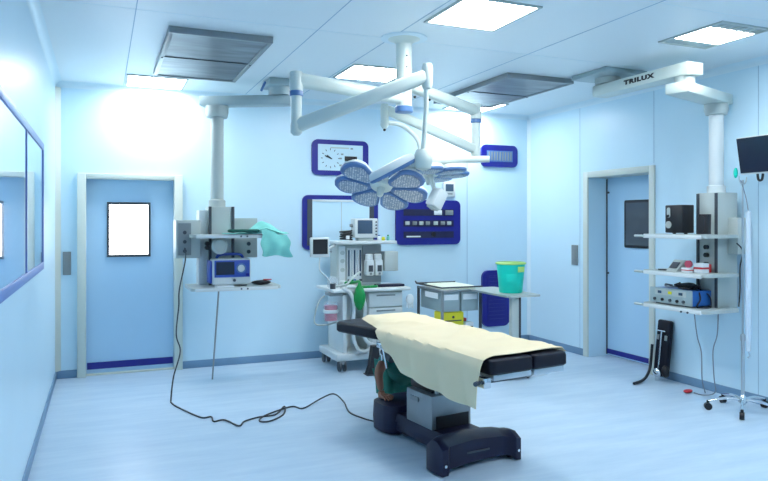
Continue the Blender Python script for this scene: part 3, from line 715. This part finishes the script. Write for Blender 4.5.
# wall TV
t = thing('wall_screen', 'black flat screen tilted on a wall bracket at the right edge', 'screen', (5.47, -3.42, 1.985), rot=(0, 0, R(-90)))
tl = Matrix.Rotation(R(10), 4, 'X')
MB().box(0, .54, -.022, .022, 0, .315, bev=.006).xf(tl).build('housing', 'white', t)
MB().box(.006, .534, -.027, -.0225, .014, .309).xf(tl).build('screen', 'screen', t)
b = MB(); b.box(.20, .26, .0225, .215, .10, .16, bev=.005)
b.build('wall_bracket', 'dgrey', t)
MB().tube([(.12, .03, .0), (.13, .03, -.05), (.16, .03, -.05), (.17, .03, .0)], .01).build('cable_loop', 'black', t)

# ------------------------------------------------------------------ anaesthesia machine
A = thing('anaesthesia_machine', 'white wheeled anaesthesia machine with flow tubes, drawers and green bag', 'anaesthesia machine', (3.10, -.50, 0))
MB().box(-.40, .38, -.33, .30, .11, .19, bev=.02).build('base', 'white', A)
for x, y in ((-.33, -.30), (-.33, .24), (.32, -.28), (.32, .24)):
    c_ = MB().box(x-.03, x+.03, y-.03, y+.03, .075, .109, bev=.006).build('caster', 'grey', A)
    for s_ in (-.028, .028): MB().cyl((x+s_-.009, y, .056), (x+s_+.009, y, .056), .055, seg=20).build('wheel', 'dgrey', c_)
MB().box(-.02, .40, -.24, .28, .19, .835, bev=.008).build('cabinet', 'lgrey', A)
for i, (z0_, z1_) in enumerate(((.66, .81), (.48, .645), (.28, .465))):
    dr = MB().box(-.005, .39, -.262, -.2405, z0_, z1_, bev=.005).build('drawer', 'white', A)
    MB().box(.08, .30, -.275, -.2625, z1_-.035, z1_-.02, bev=.003).build('handle', 'grey', dr)
MB().box(-.44, .46, -.34, .28, .835, .87, bev=.012).build('worktop', 'white', A)
MB().box(-.28, -.12, .0, .25, .19, .834, bev=.01).build('side_column', 'white', A)
MB().box(-.27, .26, .04, .28, .871, 1.335, bev=.008).build('upper_cabinet', 'lgrey', A)
MB().box(-.30, .40, -.10, .285, 1.336, 1.372, bev=.01).build('top_shelf', 'white', A)
fpn = MB().box(-.16, .015, .018, .0395, .90, 1.29, bev=.004).build('flowmeter_panel', 'white', A)
for i in range(5):
    x = -.14+i*.034
    MB().cyl((x, .008, .98), (x, .008, 1.27), .009, seg=12).build('flow_tube', 'clear' if i % 2 else 'bluescreen', fpn)
    MB().cyl((x, -.012, .935), (x, .0175, .935), .013, seg=12).build('flow_knob', ('dgrey', 'green', 'lampblue', 'white', 'dgrey')[i], fpn)
MB().box(-.25, -.175, .024, .0395, .90, 1.31, bev=.004).build('gauge_panel', 'white', A)
for z in (1.24, 1.15, 1.05): MB().cyl((-.212, .012, z), (-.212, .0235, z), .024, seg=16).build('gauge', 'lgrey', A)
MB().box(.03, .255, .026, .0395, .905, 1.32).build('vaporizer_bay', 'grey', A)
for x in (.085, .19):
    v = MB().box(x-.045, x+.045, -.085, .025, .985, 1.16, bev=.015).build('vaporizer', 'white', A)
    MB().lathe([(.044, 1.161), (.046, 1.17), (.046, 1.215), (.035, 1.225), (.001, 1.226)], (x, -.03, 0)).build('dial', 'white', v)
    MB().box(x-.025, x+.025, -.0905, -.0855, 1.03, 1.10).build('label_plate', 'dgrey', v)
    MB().box(x-.012, x+.012, -.09, -.0855, .995, 1.02).build('fill_port', 'grey', v)
MB().box(.265, .43, -.06, .06, 1.03, 1.25, bev=.008).build('side_box', 'lgrey', A)
# screen on a left arm
sc_ = MB().box(-.66, -.45, -.26, -.215, 1.21, 1.42, bev=.012).build('ventilator_screen', 'white', A)
MB().box(-.635, -.475, -.266, -.2605, 1.245, 1.40).build('display', 'black', sc_)
MB().cyl((-.44, -.27, 1.27), (-.44, -.255, 1.27), .012, seg=12).build('knob', 'grey', sc_)
MB().tube([(-.53, -.21, 1.28), (-.40, -.10, 1.30), (-.30, .05, 1.32)], .014).build('screen_arm', 'white', A)
MB().tube([(-.55, -.23, 1.205), (-.55, -.22, 1.08), (-.47, -.2, 1.0), (-.42, -.18, .94), (-.40, -.16, .88)], .008).build('sensor_cable', 'white', A)
# breathing system
MB().box(-.46, -.28, -.30, -.12, .80, .834, bev=.006).build('absorber_block', 'grey', A)
MB().lathe([(.05, 0), (.065, .01), (.065, .10), (.05, .12), (.001, .125)], (-.36, -.10, .871)).build('valve_dome', 'clear', A)
MB().cyl((-.29, -.22, .872), (-.29, -.22, .95), .035, seg=16).build('breathing_valve', 'white', A)
MB().cyl((-.41, -.24, .872), (-.41, -.24, .93), .03, seg=16).build('breathing_valve', 'dgrey', A)
MB().tube([(-.38, -.26, .90), (-.28, -.30, .92), (-.22, -.28, .97), (-.12, -.2, 1.02), (-.05, -.1, 1.03)], .012).build('gas_hose', 'lgrey', A)
MB().tube([(-.33, -.32, .88), (-.26, -.36, .84), (-.22, -.38, .70), (-.23, -.37, .50), (-.21, -.36, .32), (-.14, -.36, .21), (-.02, -.36, .24), (.03, -.35, .36), (.03, -.34, .46)], .019, seg=10).build('corrugated_hose', 'white', A)
MB().tube([(-.27, -.31, .90), (-.17, -.36, .88), (-.11, -.38, .76), (-.10, -.38, .60), (-.12, -.37, .42), (-.06, -.37, .30), (.06, -.36, .28), (.12, -.35, .37)], .019, seg=10).build('corrugated_hose', 'white', A)
MB().lathe([(.001, -.145), (.02, -.14), (.045, -.10), (.062, -.04), (.062, .02), (.045, .08), (.02, .12), (.016, .145), (.001, .147)], (-.175, -.42, .80)).build('breathing_bag', 'green', A)
MB().tube([(-.175, -.42, .93), (-.175, -.40, .955), (-.2, -.32, .94), (-.28, -.24, .93)], .016).build('bag_tube', 'green', A)
MB().tube([(-.12, -.30, .885), (.06, -.28, .885), (.10, -.22, .885)], .014).build('green_hose', 'green', A)
cn = MB().lathe([(.06, 0), (.075, .01), (.078, .2), (.06, .215), (.001, .22)], (-.42, -.20, .52)).build('suction_canister', 'clear', A)
MB().lathe([(.001, .012), (.066, .015), (.069, .175), (.001, .178)], (-.42, -.20, .52)).build('liner', 'pink', cn)
MB().lathe([(.079, .095), (.083, .1), (.083, .125), (.079, .13)], (-.42, -.20, .52)).build('holder_ring', 'white', cn)
MB().tube([(-.49, -.2, .80), (-.55, -.2, .74), (-.60, -.2, .58), (-.58, -.2, .50), (-.46, -.2, .49), (-.3, -.1, .5)], .009).build('canister_bracket', 'lgrey', A)
MB().box(-.32, -.27, -.30, .2, .19, .834, bev=.008).build('hose_guard', 'white', A)

t = thing('patient_monitor', 'white patient monitor with slate screen on top of the anaesthesia machine', 'monitor', (3.155, -.46, 1.372))
MB().box(-.14, .14, -.07, .07, .035, .25, bev=.012).build('housing', 'white', t)
MB().box(-.09, .09, -.05, .05, .0005, .0345, bev=.005).build('stand', 'lgrey', t)
MB().box(-.105, .07, -.076, -.0705, .08, .23).build('screen', 'bluescreen', t)
for i in range(5): MB().cyl((.115, -.08, .07+i*.035), (.115, -.0705, .07+i*.035), .009, seg=10).build('button', 'dgrey', t)
MB().cyl((-.17, .0, .17), (-.1405, .0, .17), .018, seg=12).build('side_knob', 'grey', t)
t = thing('cable_coil', 'black cable coil lying left of the monitor on the machine top', 'cable', (2.925, -.50, 1.372))
pts = [(.072*math.cos(i*.8)*(1-.1*(i % 3)), .045*math.sin(i*.8), .014+.0032*i) for i in range(32)]
MB().tube(pts, .010, seg=6, sub=3).build('coil', 'black', t)
MB().box(-.02, .02, -.06, -.045, .02, .06, bev=.004).build('tie', 'paper', t)
for x, y, r_, h_, m, cm, lab in ((3.32, -.50, .022, .06, 'paper', 'lampblue', 'small white bottle with blue cap on the machine top'), (3.375, -.49, .02, .05, 'yellow', 'paper', 'small yellow bottle on the machine top'), (3.43, -.50, .018, .06, 'ltcloth', 'green', 'small green bottle at the right end of the machine top')):
    t = thing('medicine_bottle', lab, 'bottle', (x, y, 1.372))
    MB().lathe([(r_*.9, .001), (r_, .005), (r_, h_*.7), (r_*.5, h_*.85)]).build('bottle', m, t)
    MB().cyl((0, 0, h_*.85), (0, 0, h_*1.08), r_*.6, seg=14).build('cap', cm, t)
t = tag(MB().box(-.16, .16, -.06, .06, 0.001, .028, bev=.008).build('blue_folder', 'navy'), 'dark blue folder lying on the anaesthesia machine worktop', 'folder'); t.location = (3.36, -.70, .87)
t = thing('glove', 'crumpled pale blue glove hanging at the right end of the worktop', 'glove', (3.60, -.72, .72))
MB().ball((0, 0, 0), .055, (.9, .35, 1.1)).build('palm', 'paper', t)
for i in range(4): MB().tube([(-.03+.02*i, 0, -.04), (-.04+.025*i, 0, -.09-.01*(i % 2))], .01, smooth=False).build('finger', 'paper', t)

# black floor stand foot behind table head
t = thing('floor_stand', 'black tapered stand standing between the machine and the table head', 'stand', (3.04, -1.05, 0))
MB().prism([(-.09, 0.012), (.09, 0.012), (.06, .10), (.03, .30), (-.03, .30), (-.06, .10)], -.04, .04, 'y').build('tapered_body', 'black', t)
MB().box(-.10, .10, -.06, .06, 0.0005, .0115, bev=.003).build('foot_plate', 'dgrey', t)

# ------------------------------------------------------------------ trolley
t = thing('supply_trolley', 'dark framed supply trolley with slate bins behind the operating table', 'trolley', (4.015, -.86, 0))
for x in (-.235, .235):
    for y in (-.29, .29):
        MB().box(x-.012, x+.012, y-.012, y+.012, .10, .85).build('post', 'dgrey' if y > 0 or x > 0 else 'grey', t)
        c_ = MB().box(x-.015, x+.015, y-.015, y+.015, .07, .10).build('caster', 'grey', t)
        MB().cyl((x-.012, y, .036), (x+.012, y, .036), .035, seg=16).build('wheel', 'black', c_)
MB().box(-.245, .245, -.30, .30, .825, .85, bev=.006).build('top_tray', 'satin', t)
r_ = MB(); z = .88
r_.tube([(-.25, -.31, z), (.25, -.31, z)], .009, smooth=False); r_.tube([(-.25, .31, z), (.25, .31, z)], .009, smooth=False); r_.tube([(-.25, -.31, z), (-.25, .31, z), (-.25, .34, z+.02)], .009, smooth=False)
r_.build('guard_rail', 'dgrey', t)
MB().box(-.235, .235, -.28, .28, .37, .39, bev=.004).build('lower_shelf', 'satin', t)
MB().box(-.235, .235, -.28, .28, .13, .15, bev=.004).build('lower_shelf', 'satin', t)
for i, (x0_, x1_) in enumerate(((-.22, -.01), (.01, .22))):
    bn = MB().box(x0_, x1_, -.27, .26, .615, .822, bev=.006).build('bin', 'armgrey', t)
    MB().box(x0_+.02, x1_-.02, -.276, -.2705, .74, .80).build('label_card', 'paper', bn)
MB().box(-.245, -.2365, -.2, .1, .75, .81).build('side_label', 'paper', t)
t = tag(MB().rings([[(a_, b_, 0) for a_, b_ in rrect(-.20, .20, -.25, .24, .03)], [(a_, b_, .02) for a_, b_ in rrect(-.2, .2, -.25, .24, .03)], [(a_*.9, b_*.9, .035) for a_, b_ in rrect(-.2, .2, -.25, .24, .03)]]).build('folded_drape', 'creamcl'), 'pale cream folded drape lying on the supply trolley top', 'cloth'); t.location = (4.03, -.86, .851)
t = thing('sharps_box', 'bright yellow waste box on the supply trolley shelf', 'waste box', (3.93, -1.02, .39))
MB().box(-.13, .13, -.10, .10, .0005, .215, bev=.008).build('container', 'yellow', t)
MB().box(-.10, .10, -.106, -.1005, .12, .132).build('printed_line', 'dgrey', t)
MB().cyl((0, -.107, .165), (0, -.1005, .165), .014, seg=12).build('symbol', 'dgrey', t)
MB().box(-.115, .115, -.095, .095, .2155, .224, bev=.004).build('lid', 'yellow', t)
for i, (x, y, m, s_, lab) in enumerate(((4.14, -1.06, 'paper', .10, 'white carton right of the yellow waste box'), (4.15, -.86, 'red', .12, 'brownish red carton behind the white one on the trolley shelf'), (3.83, -.78, 'paper', .11, 'white bag of gauze left of the yellow waste box'), (3.84, -.66, 'grey', .10, 'grey carton at the rear left of the trolley shelf'))):
    t = thing('carton', lab, 'box', (x, y, .39))
    MB().box(-s_/2, s_/2, -s_/2, s_/2, .0005, s_*.95, bev=.004).build('carton_body', m, t)
    MB().box(-s_/2+.01, s_/2-.01, -s_/2-.004, -s_/2-.0005, s_*.3, s_*.55).build('print', 'dgrey', t)

# instrument side table with bucket
t = thing('instrument_table', 'slim grey overbed table with one column leg holding a bucket', 'table', (4.33, -1.43, 0))
MB().prism(rrect(-.20, .20, -.45, .45, .04), .83, .85, 'z').build('table_top', 'lgrey', t)
r_ = MB().tube([(-.2, -.44, .845), (-.2, .44, .845)], .008, smooth=False).build('edge_rail', 'steel', t)
MB().box(-.12, -.04, -.40, -.34, .06, .829, bev=.006).build('column_leg', 'lgrey', t)
MB().box(-.0395, -.01, -.395, -.345, .06, .829, bev=.004).build('column_cover', 'dgrey', t)
MB().box(-.16, .10, -.42, .30, .03, .0595, bev=.01).build('foot_bar', 'lgrey', t)
for x, y in ((-.14, -.38), (.08, -.38), (-.14, .26), (.08, .26)): MB().cyl((x-.01, y, .015), (x+.01, y, .015), .0145, seg=14).build('caster', 'black', t)
t = thing('waste_bucket', 'teal green bucket with lime rim standing on the overbed table', 'bucket', (4.345, -1.60, .85))
MB().lathe([(.001, .001), (.112, .001), (.120, .01), (.146, .30), (.140, .30), (.116, .02), (.001, .015)], seg=36).build('bucket_body', 'teal', t)
MB().lathe([(.147, .295), (.158, .298), (.158, .312), (.142, .318), (.139, .305), (.147, .295)], seg=36).build('rim', 'lime', t)
a_ = R(-75)
MB().box(-.045, .045, -.006, 0, -.03, .025, bev=.002).xf(Matrix.Rotation(R(12), 4, 'Z') @ Matrix.Translation((.0, -.143, .25))).build('label_sticker', 'lime', t)
MB().box(-.05, .05, -.003, 0, -.04, .04, bev=.001).xf(Matrix.Rotation(R(-30), 4, 'Z') @ Matrix.Translation((.0, -.135, .16))).build('label_sticker', 'teal', t)

# ------------------------------------------------------------------ operating table
TH = R(7.5)
OT = thing('operating_table', 'navy and steel operating table on a T shaped base', 'operating table', (2.69, -3.70, 0), TH)
# base
b = MB()
def ring_x(x, y0, y1, z0, z1): return [(x, y0, z0), (x, y1, z0), (x, y1, z1*.75+z0*.25), (x, (y0+y1)/2+.03, z1), (x, (y0+y1)/2-.03, z1), (x, y0, z1*.8+z0*.2)]
b.rings([ring_x(-.355, -.07, .05, .012, .16), ring_x(-.34, -.10, .08, .005, .205), ring_x(-.295, -.10, .10, .008, .215), ring_x(-.27, -.075, .12, .035, .21), ring_x(-.05, -.05, .16, .04, .215), ring_x(.18, -.05, .13, .04, .195), ring_x(.235, -.07, .11, .035, .185), ring_x(.255, -.10, .09, .008, .19), ring_x(.295, -.10, .08, .005, .18), ring_x(.31, -.07, .05, .012, .14)])
fb = b.build('foot_bar', 'navy', OT)
MB().box(-.12, .06, -.064, -.056, .10, .11).build('foot_trim', 'dgrey', fb)
MB().box(-.16, .16, .08, 1.0, .035, .115, bev=.02).build('base_beam', 'navy', OT)
b = MB().rings([[(a_, b_, z_) for a_, b_ in rrect(x0_, x1_, y0_, y1_, .10)] for x0_, x1_, y0_, y1_, z_ in ((-.22, .22, .74, 1.05, .012), (-.225, .225, .735, 1.055, .10), (-.22, .22, .74, 1.05, .215), (-.18, .18, .78, 1.01, .24))])
b.build('rear_foot', 'navy', OT)
MB().rings([[(-.17, .10, .11), (.17, .10, .11), (.17, .80, .11), (-.17, .80, .11)], [(-.155, .16, .17), (.155, .16, .17), (.155, .74, .17), (-.155, .74, .17)]]).build('base_cover', 'navy', OT)
for x, y in ((-.315, -.01), (.275, -.01), (-.15, .95), (.15, .95)):
    MB().cyl((x-.018, y, .035), (x+.018, y, .035), .034, seg=18).build('caster', 'black', OT)
for x in (-.315, .275): MB().cyl((x-.004, -.1015, .07), (x-.004, -.108, .07), .01, seg=10).build('bolt', 'chrome', OT)
# column
cb = MB().box(-.175, .155, .26, .58, .171, .40, bev=.006).build('column_cover', 'satin', OT)
MB().box(-.14, .13, .252, .2595, .175, .26).build('reflection_patch', 'black', cb)  # black patch standing in for the dark reflection low on the column front
MB().box(-.182, -.1755, .42, .52, .33, .36).build('name_plate', 'grey', cb)
MB().box(-.13, .13, .32, .60, .4005, .60, bev=.01).build('upper_column', 'black', OT)
MB().box(-.11, -.085, .305, .3195, .4005, .60).build('column_rail', 'white', OT)
MB().box(-.24, .20, -.30, .74, .60, .66, bev=.01).build('top_frame', 'dgrey', OT)
for x in (-.32, .28): 
    MB().box(x-.006, x+.006, -.45, .70, .665, .695, bev=.002).build('side_rail', 'chrome', OT)
# pads (table top surface z=.80, x -.31..+.27)
def pad(name, poly, z0, z1, m='vinyl', par=OT, r=.02):
    mb = MB(); cx_ = sum(p[0] for p in poly)/len(poly); cy_ = sum(p[1] for p in poly)/len(poly)
    def ins(d_, z_):
        out = []
        for px, py in poly:
            v_ = Vector((px-cx_, py-cy_)); l_ = v_.length; v_ = v_*((l_-d_)/l_); out.append((cx_+v_.x, cy_+v_.y, z_))
        return out
    mb.rings([ins(r*.7, z0), ins(0, z0+r*.6), ins(0, z1-r), ins(r*.35, z1-r*.3), ins(r, z1)])
    return mb.build(name, m, par)
ZT = .80
pad('seat_pad', rrect(-.315, .265, -.10, .74, .03), ZT-.085, ZT)
pad('leg_pad', rrect(-.318, -.004, -.55, -.105, .03), ZT-.085, ZT)
pad('leg_pad', rrect(.002, .268, -.55, -.105, .03), ZT-.085, ZT)
hm = Matrix.Translation((-.055, .755, 0)) @ Matrix.Rotation(R(10), 4, 'Z')
hp = pad('head_pad', [((hm @ Vector((x, y, 0))).x, (hm @ Vector((x, y, 0))).y) for x, y in rrect(-.275, .24, .01, .56, .06)], ZT-.075, ZT+.005)
MB().box(-.18, .18, .0, .42, ZT-.095, ZT-.076, bev=.004).xf(hm).build('head_plate', 'steel', OT)
MB().box(-.29, -.01, -.53, -.12, ZT-.12, ZT-.086, bev=.004).build('leg_plate', 'steel', OT)
MB().box(.01, .25, -.53, -.12, ZT-.12, ZT-.086, bev=.004).build('leg_plate', 'steel', OT)
MB().prism([(-.45, ZT-.121), (.0, ZT-.121), (-.05, ZT-.16), (-.40, ZT-.17)], .10, .24, 'x').build('leg_bracket', 'steel', OT)
cl = MB().box(-.35, -.30, -.52, -.44, ZT-.16, ZT-.10, bev=.006).build('rail_clamp', 'chrome', OT)
MB().cyl((-.36, -.48, ZT-.13), (-.40, -.50, ZT-.13), .014, seg=12).build('knob', 'dgrey', cl)
cl = MB().box(-.30, -.24, .72, .80, ZT-.14, ZT-.10, bev=.006).build('rail_clamp', 'chrome', OT)
MB().cyl((-.30, .70, ZT-.12), (-.29, .66, ZT-.27), .011, .008, seg=10).build('clamp_lever', 'chrome', cl)
MB().cyl((-.26, .78, ZT-.12), (-.25, .80, ZT-.24), .011, .008, seg=10).build('clamp_lever', 'chrome', cl)
MB().cyl((-.27, .74, ZT-.16), (-.27, .62, ZT-.2), .03, seg=14).build('pivot_drum', 'dgrey', OT)

# sheet draped on the table
def lerp(a, b, t): return a+(b-a)*t
def sheet(u, v):
    # u: foot(0)->head(1)   v: hem on the left (0) -> far right (1)
    y = lerp(-.50, 1.40, u)
    tab = ((-.5, .285), (-.2, .283), (0, .268), (.31, .232), (.46, .155), (.56, .135), (.61, .085), (.74, .012))
    drop = 0
    for (ya, da), (yb, db) in zip(tab, tab[1:]):
        if ya <= y <= yb: drop = lerp(da, db, (y-ya)/(yb-ya))
    if y > .74: drop = -.001-(y-.74)*.165
    right = .30+.10*u
    left = -.325
    top = ZT+.006
    s_tot = (right-left)+max(drop, 0)
    if drop < 0: left = -.325-drop*1.7
    s = v*((right-left)+max(drop, 0))
    wr = .014*math.sin(y*9+s*5)+.008*math.sin(y*23-s*11)
    d_ = max(drop, 0)
    if s < d_:
        f = (d_-s)
        x = left-.014-min(f, .05)*.3-.06*f*math.sin(y*6+.6)**2-.03*f-.02*abs(math.sin(y*11+f*5))*min(1, f*6); z = top-f
        yy = y+.10*f-(.0 if u > .02 else .0)
        return (x, yy-.05*f, z)
    x = left+(s-d_)
    if y > 1.24: top -= (y-1.24)*.5
    k_ = max(0, min(1, (x-left)/.06)); k2 = max(0, min(1, (.27-x)/.04))
    z = top+.004+abs(wr)*.55*k_ - (1-k_)**2*.006
    z += .035*math.exp(-((y-.15-.5*x)/.06)**2)*max(0, math.sin((x+.25)*5))**2 + .02*math.exp(-((y-.72+.6*x)/.05)**2)*max(0, math.sin((x+.32)*6))**2   # rumple across the middle
    z += .018*max(0, (y-.75))*2*k_
    if x > .275:
        z = top-(x-.275)*.7-.002 + .02*math.exp(-((y-1)/.4)**2)
    yy = y
    if u < .06: yy = y+(x+.3)*.0
    return (x, yy, z)
mb = grid_mesh(sheet, 110, 60, th=.003)
o = mb.build('surgical_sheet', 'sheet'); o.location = (2.69, -3.70, 0.004); o.rotation_euler.z = TH
tag(o, 'cream sheet draped over the operating table and hanging down its left side', 'sheet')

# ------------------------------------------------------------------ crouching person behind the table
def skin_body(name, verts, edges, radii, m, parent, sub=2):
    me = bpy.data.meshes.new(name); me.from_pydata(verts, edges, []); me.update()
    o = bpy.data.objects.new(name, me); COL.objects.link(o); o.parent = parent
    md = o.modifiers.new('s', 'SKIN'); sk = me.skin_vertices[0].data
    for i, r_ in enumerate(radii): sk[i].radius = (r_, r_) if not isinstance(r_, tuple) else r_
    sk[0].use_root = True
    md.use_smooth_shade = True
    s2_ = o.modifiers.new('d', 'SUBSURF'); s2_.levels = sub; s2_.render_levels = sub
    bpy.context.view_layer.update()
    dg = bpy.context.evaluated_depsgraph_get(); me2 = bpy.data.meshes.new_from_object(o.evaluated_get(dg))
    o.modifiers.clear(); o.data = me2; me2.name = name; me2.materials.clear(); me2.materials.append(M[m])
    for p in me2.polygons: p.use_smooth = True
    return o
P = thing('person', 'person in green scrubs crouching behind the table, hand on its base', 'person', (2.75, -3.69, 0), TH)
# table-local coordinates: pelvis near heels, torso leaning under the table top, right arm to rear foot
V = {'pelvis': (.22, 1.42, .26), 'waist': (.17, 1.29, .36), 'chest': (.09, 1.12, .46), 'upper': (.055, 1.02, .50), 'neck': (.04, .94, .535), 'neck2': (.035, .90, .55),
     'head0': (.03, .85, .555), 'head1': (.025, .78, .54), 'head2': (.02, .72, .515),
     'shL': (-.12, 1.06, .50), 'elL': (-.20, 1.04, .40), 'elbL': (-.245, 1.06, .33), 'wrL': (-.235, 1.10, .285), 
     'shR': (.22, 1.03, .49), 'elR': (.33, 1.05, .36), 'wrR': (.34, .98, .16),
     'hipL': (.08, 1.42, .25), 'knL': (-.02, 1.22, .12), 'shinL': (.14, 1.38, .075), 'ftL': (.20, 1.50, .06),
     'hipR': (.33, 1.44, .25), 'knR': (.36, 1.20, .14), 'shinR': (.35, 1.42, .075), 'ftR': (.35, 1.62, .06)}
V['elbL'] = (-.235, .985, .42); V['elL'] = (-.19, 1.02, .46); V['shL'] = (-.12, 1.05, .505); V['wrL'] = (-.225, .96, .285)
names = list(V)
E_ = [('pelvis', 'waist'), ('waist', 'chest'), ('chest', 'upper'), ('upper', 'neck'), ('neck', 'neck2'), ('neck2', 'head0'), ('head0', 'head1'), ('head1', 'head2'),
      ('upper', 'shL'), ('shL', 'elL'), ('elL', 'elbL'), ('elbL', 'wrL'), ('upper', 'shR'), ('shR', 'elR'), ('elR', 'wrR'),
      ('pelvis', 'hipL'), ('hipL', 'knL'), ('knL', 'shinL'), ('shinL', 'ftL'), ('pelvis', 'hipR'), ('hipR', 'knR'), ('knR', 'shinR'), ('shinR', 'ftR')]
Rr = dict(pelvis=.13, waist=.115, chest=.13, upper=.10, neck=.05, neck2=.048, head0=.075, head1=.092, head2=.07, shL=.052, elL=.044, elbL=.036, wrL=.024,
          shR=.052, elR=.040, wrR=.025, hipL=.085, knL=.055, shinL=.05, ftL=.035, hipR=.085, knR=.055, shinR=.05, ftR=.035)
body = skin_body('body', [V[n] for n in names], [(names.index(a), names.index(b)) for a, b in E_], [Rr[n] for n in names], 'skin', P)
# hand resting on the rear foot of the table: palm and five fingers
hand = MB(); hx, hy, hz_ = -.225, .95, .262
hand.ball((hx, hy-.03, hz_-.005), .042, (.95, 1.15, .42))
hand.tube([V['wrL'], (hx, hy, hz_+.005), (hx, hy-.02, hz_)], [.025, .026, .024], seg=10)
for i, (ox, ln) in enumerate(((-.028, .062), (-.010, .072), (.009, .068), (.026, .052))):
    hand.tube([(hx+ox, hy-.055, hz_-.002), (hx+ox*1.15, hy-.055-ln*.5, hz_+.003), (hx+ox*1.2, hy-.055-ln, hz_-.014)], [.0095, .009, .007], seg=8)
hand.tube([(hx+.03, hy-.015, hz_-.004), (hx+.055, hy-.035, hz_-.006), (hx+.062, hy-.065, hz_-.012)], [.011, .010, .008], seg=8)
hand.build('hand', 'skin', P)
hand = MB(); hx, hy, hz_ = .34, .96, .12
hand.tube([V['wrR'], (hx, hy, hz_), (hx-.01, hy-.02, hz_-.03)], [.025, .026, .03], seg=10)
hand.ball((hx-.01, hy-.03, hz_-.04), .04, (.9, .5, 1.1))
for i, (ox, ln) in enumerate(((-.028, .05), (-.010, .06), (.009, .058), (.026, .045))):
    hand.tube([(hx+ox-.01, hy-.035, hz_-.07), (hx+ox-.01, hy-.05, hz_-.07-ln*.35), (hx+ox-.01, hy-.075, hz_-.075-ln*.3)], [.0095, .009, .007], seg=8)
hand.tube([(hx+.03, hy-.02, hz_-.04), (hx+.04, hy-.05, hz_-.06)], [.011, .008], smooth=False)
hand.build('hand', 'skin', P)
# clothing shells
tn = ['pelvis', 'waist', 'chest', 'upper', 'shL', 'elL', 'elbL', 'shR', 'elR']
te = [('pelvis', 'waist'), ('waist', 'chest'), ('chest', 'upper'), ('upper', 'shL'), ('shL', 'elL'), ('upper', 'shR'), ('shR', 'elR')]
tn.remove('elbL')
VV = dict(V); VV['elR'] = tuple(Vector(V['shR']).lerp(Vector(V['elR']), .6))
skin_body('scrub_top', [VV[n] for n in tn], [(tn.index(a), tn.index(b)) for a, b in te], [Rr[n]*(1.1 if n in ('pelvis', 'waist', 'chest', 'upper') else 1.25)+.006 for n in tn], 'scrub', P)
tn = ['pelvis', 'hipL', 'knL', 'shinL', 'hipR', 'knR', 'shinR']
te = [('pelvis', 'hipL'), ('hipL', 'knL'), ('knL', 'shinL'), ('pelvis', 'hipR'), ('hipR', 'knR'), ('knR', 'shinR')]
skin_body('scrub_trousers', [V[n] for n in tn], [(tn.index(a), tn.index(b)) for a, b in te], [Rr[n]*1.12+.006 for n in tn], 'scrub', P)
MB().ball((.025, .80, .575), .098, (.86, 1.05, .80)).build('hair', 'hair', P)
fc = MB(); fc.ball((.018, .70, .465), .016, (.8, 1, 1.2)); fc.build('nose', 'skin', P)
for s_ in (-1, 1):
    MB().ball((.022+s_*.032, .695, .50), .011, seg=10).build('eye', 'paper', P)
    MB().ball((.025+s_*.085, .80, .535), .028, (.4, .8, 1.1), seg=12).build('ear', 'skin', P)
MB().ball((.02, .715, .435), .02, (1.1, .5, .3), seg=12).build('mouth', 'pink', P)
for x, yf in ((.22, 1.53), (.35, 1.66)): MB().ball((x, yf, .055), .052, (.85, 1.7, .95)).build('shoe', 'black', P)

# ------------------------------------------------------------------ camera, world, render look
cam = bpy.data.cameras.new('camera'); co = bpy.data.objects.new('camera', cam); COL.objects.link(co)
co.location = (.4275, -7.5208, 1.5784); co.rotation_euler = (R(90), 0, -R(22.8053))
cam.sensor_width = 36; cam.lens = 671.95/768*36; cam.shift_y = -18.162/768; cam.clip_end = 60
sc = bpy.context.scene; sc.camera = co
w = bpy.data.worlds.new('world'); sc.world = w; w.use_nodes = True
w.node_tree.nodes['Background'].inputs[0].default_value = (.55, .78, 1, 1); w.node_tree.nodes['Background'].inputs[1].default_value = .3
sc.view_settings.view_transform = 'Standard'; sc.view_settings.look = 'None'; sc.view_settings.exposure = .55; sc.view_settings.gamma = 1
sc.view_settings.use_curve_mapping = False
sc.cycles.max_bounces = 12; sc.cycles.diffuse_bounces = 8
try: sc.cycles.use_denoising = True
except Exception: pass
